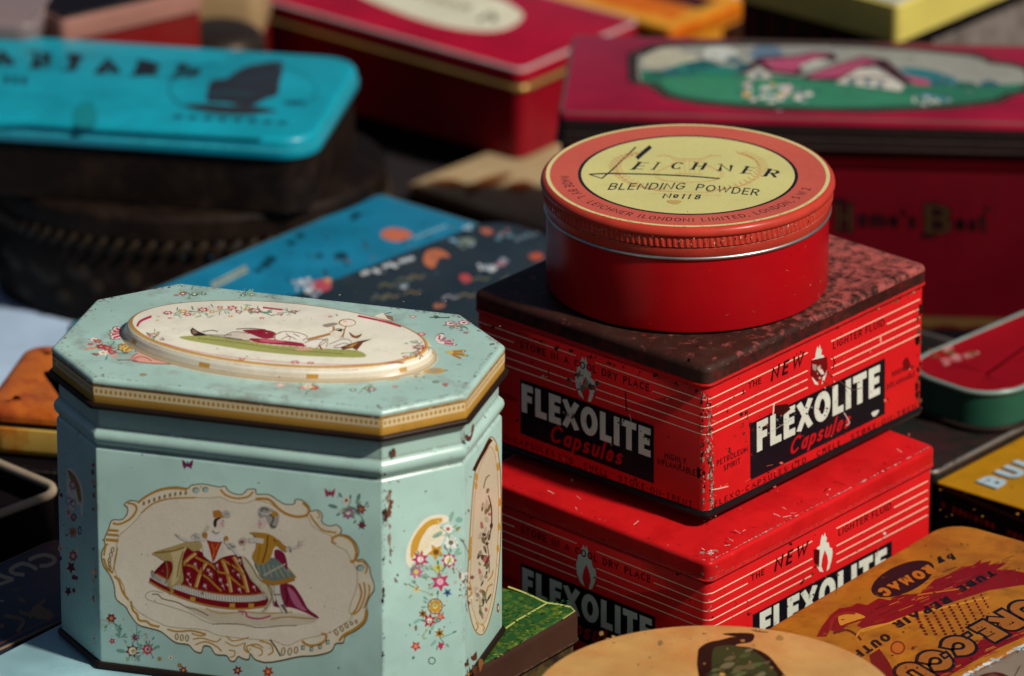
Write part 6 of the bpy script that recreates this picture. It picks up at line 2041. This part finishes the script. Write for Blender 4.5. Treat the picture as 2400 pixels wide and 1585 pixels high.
def right_group():
    m = paint('mustard_enamel', (0.44, 0.205, 0.006), rough=0.33, grime=0.4, chip=0.14, coat=0.15, var=0.3, grimecol=(0.14, 0.06, 0.004))
    T, lid = flat_tin('mustard_tin', 'mustard yellow tin with pale blue capital letters and black sides', (0.2393, -0.0153, 0.0), 51, 0.11, 0.09, 0.030, 0.0015, 0.0012, m, M_BLACK, None, over=0.0001, roundtop=0.0006)
    a = Art(BULL, normal=(0, 0, 1))
    up = (-178, -62)
    for off, c in (((0, 0), BLK), ((18, -10), S('#a8c0cc'))):
        ox, oy = off
        a.text('BUL', (722 + ox, 1030 + oy), (1112 + ox, 825 + oy), up, 0.24, c, gap=0.22, wide=1.05)
    a.speck(250, 1500, 600, 1250, 60, 4, 14, [S('#8a5c10'), S('#a8741c')], 0.6, 46)
    a.build('capital_lettering', lid, M_INK)
    a = Art(BULLF, normal=(-1, 0, 0), lift=0.00003)
    rq = random.Random(3)
    for i in range(16):
        x = 290 + 46 * i
        y = 1160 + 0.42 * (x - 290)
        if i in (1, 10, 11):
            continue
        a.blob([(x - 20, y - 12), (x - 4, y - 34), (x + 18, y - 14), (x + 14, y + 16), (x - 10, y + 20)], S(rq.choice(['#8a2a14', '#6a2010', '#9a3a18'])))
    a.line([(225, 985), (962, 1290)], 30, S('#4a382c'))
    a.build('side_lettering', lid, M_INK)

    mt = paint('black_green_top', (0.009, 0.012, 0.010), rough=0.5, spec=0.15, second=(0.030, 0.012, 0.012), sec=(0.45, 0.6), secscale=40, grime=0.2)
    T, lid = flat_tin('dark_tin', 'dark flat tin with a worn metal edge behind the mustard tin', (0.156, 0.0567, 0.0), 51, 0.12, 0.13, 0.034, 0.004, 0.006, mt, M_BLACK, None)
    me_ = paint('worn_metal_edge', (0.20, 0.18, 0.16), rough=0.4, metal=0.5, chip=0.4, grime=0.6)
    wire('worn_edge', rrect(0.12, 0.13, 0.004, 8), 0.0008, 0.0334, 0.0011, me_, lid)

    mr = paint('scarlet_top', (0.26, 0.003, 0.008), rough=0.34, grime=0.1, grimecol=(0.1, 0.02, 0.01))
    mgn = paint('bottle_green_side', (0.018, 0.10, 0.062), rough=0.32, grime=0.6, chip=0.2, coat=0.2, var=0.5, grimecol=(0.008, 0.03, 0.02))
    T = thing('pastille_tin', 'rounded tin with scarlet top and green side, at the right behind the red stack', 'tin', (0.2093, 0.0564, 0.0344), 47)
    out = rrect(0.10, 0.052, 0.019, 10)
    shell('body', out, [(0.0, 0.0), (-0.0008, 0.0008), (-0.0008, 0.0018), (0.0002, 0.0026)], M_DARKRIM, T)
    shell('side', out, [(0.0008, 0.0024), (0.0008, 0.0165)], mgn, T)
    wire('rolled_rim', out, 0.0006, 0.0172, 0.0011, paint('grey_rim', (0.22, 0.32, 0.29), rough=0.35, metal=0.2, grime=0.4), T)
    lid = shell('lid', out, [(0.0014, 0.0170), (0.0022, 0.0180), (0.004, 0.0176), (0.02, 0.0178)], mr, T, angle=60)
    a = Art(((0, 0, 17.8), (1, 0, 0), (0, 1, 0)), normal=(0, 0, 1), lift=0.0001)
    r = random.Random(6)
    for i in range(16):
        x, y = -22 + r.gauss(0, 5), 18 + r.gauss(0, 4)
        a.ell(x, y, r.uniform(1, 3.2), r.uniform(1, 2.6), S(r.choice(['#b46a6c', '#c08a88', '#8a4a3c', '#7a4c2c'])), r.uniform(0, 90))
    a.build('label_print', lid, M_INK)

    mp = paint('fawn_enamel', (0.24, 0.19, 0.14), rough=0.34, grime=0.3, edge=0.85, erad=0.003, chip=0.25, wear=(0.42, 0.52, 0.55), wear2=(0.30, 0.36, 0.38), coat=0.15)
    T, lid = flat_tin('fawn_tin', 'fawn tin with silvery scuffed edge in the near right corner', (0.2375, -0.2528, 0.0), 49, 0.12, 0.10, 0.05, 0.006, 0.012, mp, mp, None, roundtop=0.004)
    a = Art(((-60, 50, 50), (1, 0, 0), (0, -1, 0)), normal=(0, 0, 1))
    a.blob([(8, 8), (14, 6), (20, 9), (19, 16), (12, 18), (7, 14)], S('#4a1c1a'))
    for i in range(8):
        a.line([(9 + 1.2 * i, 8), (8 + 1.3 * i, 16)], 0.3, S('#8a6a54'))
    a.line([(4, 20), (16, 18), (30, 12)], 0.4, S('#4a3424'), smooth=True)
    a.chips((1, 1.6), (60, 1.6), 130, 0.9, 0.25, 1.4, [S('#b8ced4'), S('#9ab4bc'), S('#cfdfe2')], 0.7, 47)
    a.chips((1, 3.5), (60, 3.5), 40, 1.2, 0.2, 0.7, [S('#b8ced4'), S('#8a9a9c'), S('#4a3424')], 0.7, 48)
    a.build('scuffs_and_print', lid, M_INK)


right_group()

# ---- round amber tin in front
AMB = ((-85.85223, 166.3781, 26.8), (0.05275, 0.00006, 0), (-0.00337, -0.12743, 0))


def amber_tin():
    m = paint('honey_lacquer', (0.62, 0.36, 0.12), rough=0.26, second=(0.56, 0.22, 0.06), sec=(0.40, 0.72), secscale=22, grime=0.30, chip=0.10, coat=0.4, var=0.3, dent=0.5, grimecol=(0.22, 0.12, 0.06), wear=(0.16, 0.08, 0.04))
    ms = paint('orange_side', (0.45, 0.12, 0.03), rough=0.3, grime=0.3, coat=0.2)
    T = thing('honey_tin', 'round honey-coloured tin with a green leaf motif in the foreground', 'tin', (0.07362, -0.31969, 0.0412), 0)
    out = oval(0.0671, 0.0671, 120)
    shell('body', out, [(0.002, 0.0), (0.001, 0.001), (0.001, 0.018)], ms, T)
    lid = shell('lid', out, [(0.0008, 0.0175), (0.0, 0.018), (0.0, 0.0250)] + rnd(0.0, 0.0252, 0.0015, 0.0268, 5), m, T, angle=50)
    a = Art(AMB, normal=(0, 0, 1))
    dk, gn = S('#1c100c'), S('#2c3a1e')
    a.blob([(1590, 990), (1600, 950), (1660, 910), (1750, 890), (1830, 870), (1870, 872), (1760, 850), (1860, 842), (1980, 850), (1965, 905), (1880, 920), (1860, 932), (1980, 950), (2080, 1000), (2150, 1080), (2220, 1180), (2200, 1260), (1900, 1280), (1650, 1240), (1590, 1100)], dk)
    a.blob([(1690, 1000), (1710, 945), (1800, 928), (1900, 940), (2000, 985), (2080, 1050), (2150, 1150), (2100, 1240), (1900, 1260), (1720, 1210), (1690, 1100)], gn)
    r = random.Random(12)
    for i in range(40):
        x, y = r.uniform(1700, 2100), r.uniform(950, 1220)
        if abs((x - 1690) * 0.55 + 930 - y) > 330 or y < 935 + max(0, (x - 1900)) * 0.55:
            continue
        L = r.uniform(20, 55)
        a.blob([(x - L, y + L * .35), (x - L * .2, y - L * .3), (x + L, y - L * .3), (x + L * .2, y + L * .35)], S(r.choice(['#3f4f2a', '#54603a', '#24301a', '#4a5a30', '#6a6448', '#5a5238'])), 3)
    a.line([(1965, 818), (2000, 832), (2080, 838)], 7, S('#5a3c24'))
    a.line([(1990, 815), (2010, 835), (2030, 822)], 5, S('#5a3c24'))
    a.speck(900, 2300, 830, 1250, 70, 4, 26, [S('#b88a4c'), S('#9c7440'), S('#8a6a44'), S('#c09048')], 0.5, 49)
    a.build('leaf_motif_print', lid, M_INK)


amber_tin()
sp = thing('plain_tin', 'plain black tin beneath the round honey-coloured tin', 'tin', (0.035, -0.345, 0.0), 10)
shell('body', rrect(0.06, 0.05, 0.004, 5), [(0.0, 0.0), (0.0, 0.034)], M_BLACK, sp)
shell('lid', rrect(0.062, 0.052, 0.004, 5), [(0.0, 0.0335), (0.0, 0.040), (0.001, 0.041)], M_BLACK, sp)


# ---- far row, out of focus
def far_group():
    mo = paint('orange_lid', (0.62, 0.13, 0.006), rough=0.3, second=(0.66, 0.28, 0.02), sec=(0.45, 0.65), secscale=30, coat=0.2, grime=0.1)
    mos = paint('amber_side', (0.60, 0.25, 0.02), rough=0.3, second=(0.5, 0.12, 0.01), sec=(0.45, 0.65), secscale=30, grime=0.15)
    T, lid = flat_tin('orange_tin', 'orange tin with a yellow border, furthest back behind the cottage tin', (0.043, 0.5427, 0.0), 50, 0.06, 0.13, 0.04, 0.003, 0.008, mo, mos, None)
    a = Art(((-30, -65, 40), (1, 0, 0), (0, 1, 0)), normal=(0, 0, 1))
    a.line([(4, 4), (56, 4), (56, 116), (4, 116)], 7, S('#d89a2c'), True)
    a.poly([(30, 8), (46, 8), (46, 40), (30, 40)], S('#3a0f10'))
    a.line([(58, 1), (58, 119)], 3.4, S('#d8d4c0'))  # pale line paints a highlight along this lid edge
    a.build('border_highlight_print', lid, M_INK)
    T, lid = flat_tin('orange_tin', 'narrow orange tin with a brown mark next to the yellow-banded box', (0.1290, 0.4898, 0.0), 53, 0.08, 0.022, 0.045, 0.002, 0.008, mo, mos, None)
    a = Art(((-40, -11, 45), (1, 0, 0), (0, 1, 0)), normal=(0, 0, 1))
    a.blob([(8, 4), (16, 3), (24, 8), (20, 15), (10, 14)], S('#7a3410'))
    a.line([(0, 20.6), (80, 20.6)], 2.2, S('#3a1a10'))
    a.build('mark_print', lid, M_INK)

    my = paint('lemon_lid', (0.62, 0.52, 0.12), rough=0.35, grime=0.2)
    mt = paint('grey_top', (0.45, 0.44, 0.42), rough=0.4, grime=0.2)
    T = thing('striped_tin', 'box tin with a broad yellow lid band and dark striped side', 'tin', (0.1673, 0.3811, 0.0), 50)
    out = rrect(0.10, 0.09, 0.003, 5)
    body = shell('body', out, [(0.001, 0.0), (0.001, 0.093)], M_BLACK, T)
    shell('lid_band', out, [(0.0, 0.0925), (0.0, 0.109), (0.001, 0.110)], my, T)
    shell('lid_top', out, [(0.0012, 0.1101), (0.0014, 0.1106)], mt, T, bottom=False)
    a = Art(((-49, -45, 0), (0, 1, 0), (0, 0, 1)), normal=(-1, 0, 0), lift=0.0001)
    for i in range(7):
        a.poly([(8 + 12 * i, 5), (13 + 12 * i, 5), (13 + 12 * i, 90), (8 + 12 * i, 90)], S('#4a0c10'))
    a.poly([(0.5, 5), (5, 5), (5, 92), (0.5, 92)], S('#6a5020'))
    a.build('stripe_print', body, M_INK)

    mw = paint('grey_wood', (0.20, 0.17, 0.15), rough=0.7, second=(0.10, 0.08, 0.07), sec=(0.4, 0.7), grime=0.3)
    T = thing('slatted_crate', 'grey wooden slatted crate at the far right behind the cottage tin', 'crate', (0.262, 0.352, 0.0), 47)

    def plank(nm, x0, x1, y0, y1, z0, z1):
        V = [(x, y, z) for z in (z0, z1) for y in (y0, y1) for x in (x0, x1)]
        return mobj(nm, V, [(0, 2, 3, 1), (4, 5, 7, 6), (0, 1, 5, 4), (2, 6, 7, 3), (0, 4, 6, 2), (1, 3, 7, 5)], mw, T, smooth=False)
    for z in (0.01, 0.038, 0.066):
        plank('slat', -0.09, 0.09, -0.05, -0.044, z, z + 0.020)
        plank('slat', -0.09, 0.09, 0.044, 0.05, z, z + 0.020)
    for x in (-0.09, 0.078):
        for y in (-0.0438, 0.032):
            plank('post', x, x + 0.012, y, y + 0.0118, 0.0, 0.088)
    for i in range(4):
        plank('bottom_slat', -0.089, 0.089, -0.043 + 0.022 * i, -0.026 + 0.022 * i, 0.002, 0.008)

    mrs = paint('brick_red', (0.15, 0.006, 0.006), rough=0.35, grime=0.25)
    mpk = paint('sunlit_edge_pink', (0.30, 0.14, 0.11), rough=0.35, grime=0.2)  # band colour holds the sunlit look of the red tin's top edge
    T = thing('red_tin', 'brick red tin with its sunlit top edge coloured pale pink, behind the teal tin', 'tin', (-0.1850, 0.3707, 0.0), 35)
    out = rrect(0.075, 0.06, 0.004, 5)
    shell('body', out, [(0.001, 0.0), (0.001, 0.086), (0.002, 0.088)], mrs, T)
    shell('lid_band', out, [(0.0, 0.089), (0.0, 0.097), (0.001, 0.099)], mpk, T)
    shell('lid_top', out, [(0.0014, 0.0991), (0.002, 0.0998)], M_BLACK, T, bottom=False)
    mgp = paint('grey_pink', (0.20, 0.15, 0.15), rough=0.25, grime=0.2, coat=0.3)
    T, lid = flat_tin('grey_tin', 'greyish pink tin in the far left corner behind the teal tin', (-0.2448, 0.3516, 0.0), -8, 0.08, 0.06, 0.10, 0.010, 0.010, mgp, paint('salmon_side', (0.45, 0.16, 0.10), rough=0.4), None)
    mcr = paint('cream_far', (0.30, 0.20, 0.10), rough=0.4, grime=0.2)
    mdg = paint('sage_top', (0.12, 0.16, 0.08), rough=0.4, grime=0.2)
    T = thing('cream_tin', 'cream tin with a green top between the teal and cherry red tins', 'tin', (-0.1367, 0.4377, 0.0), -5)
    out = rrect(0.05, 0.05, 0.008, 6)
    shell('body', out, [(0.001, 0.0), (0.001, 0.060)], mrs, T)
    shell('lid_band', out, [(0.0, 0.0595), (0.0, 0.078), (0.001, 0.080)], mcr, T)
    shell('lid_top', out, [(0.0016, 0.0801), (0.003, 0.081)], mdg, T, bottom=False)
    T = thing('round_tin', 'low dark round tin behind the teal tin, beside the cherry red tin', 'tin', (-0.1315, 0.3850, 0.0), 0)
    out = oval(0.020, 0.020, 48)
    shell('body', out, [(0.0, 0.0), (0.0, 0.056)], M_BLACK, T)
    shell('lid', out, [(-0.0006, 0.0562), (-0.0006, 0.066)] + rnd(-0.0006, 0.0665, 0.010, 0.075, 5), M_DARKRIM, T, angle=60)


far_group()
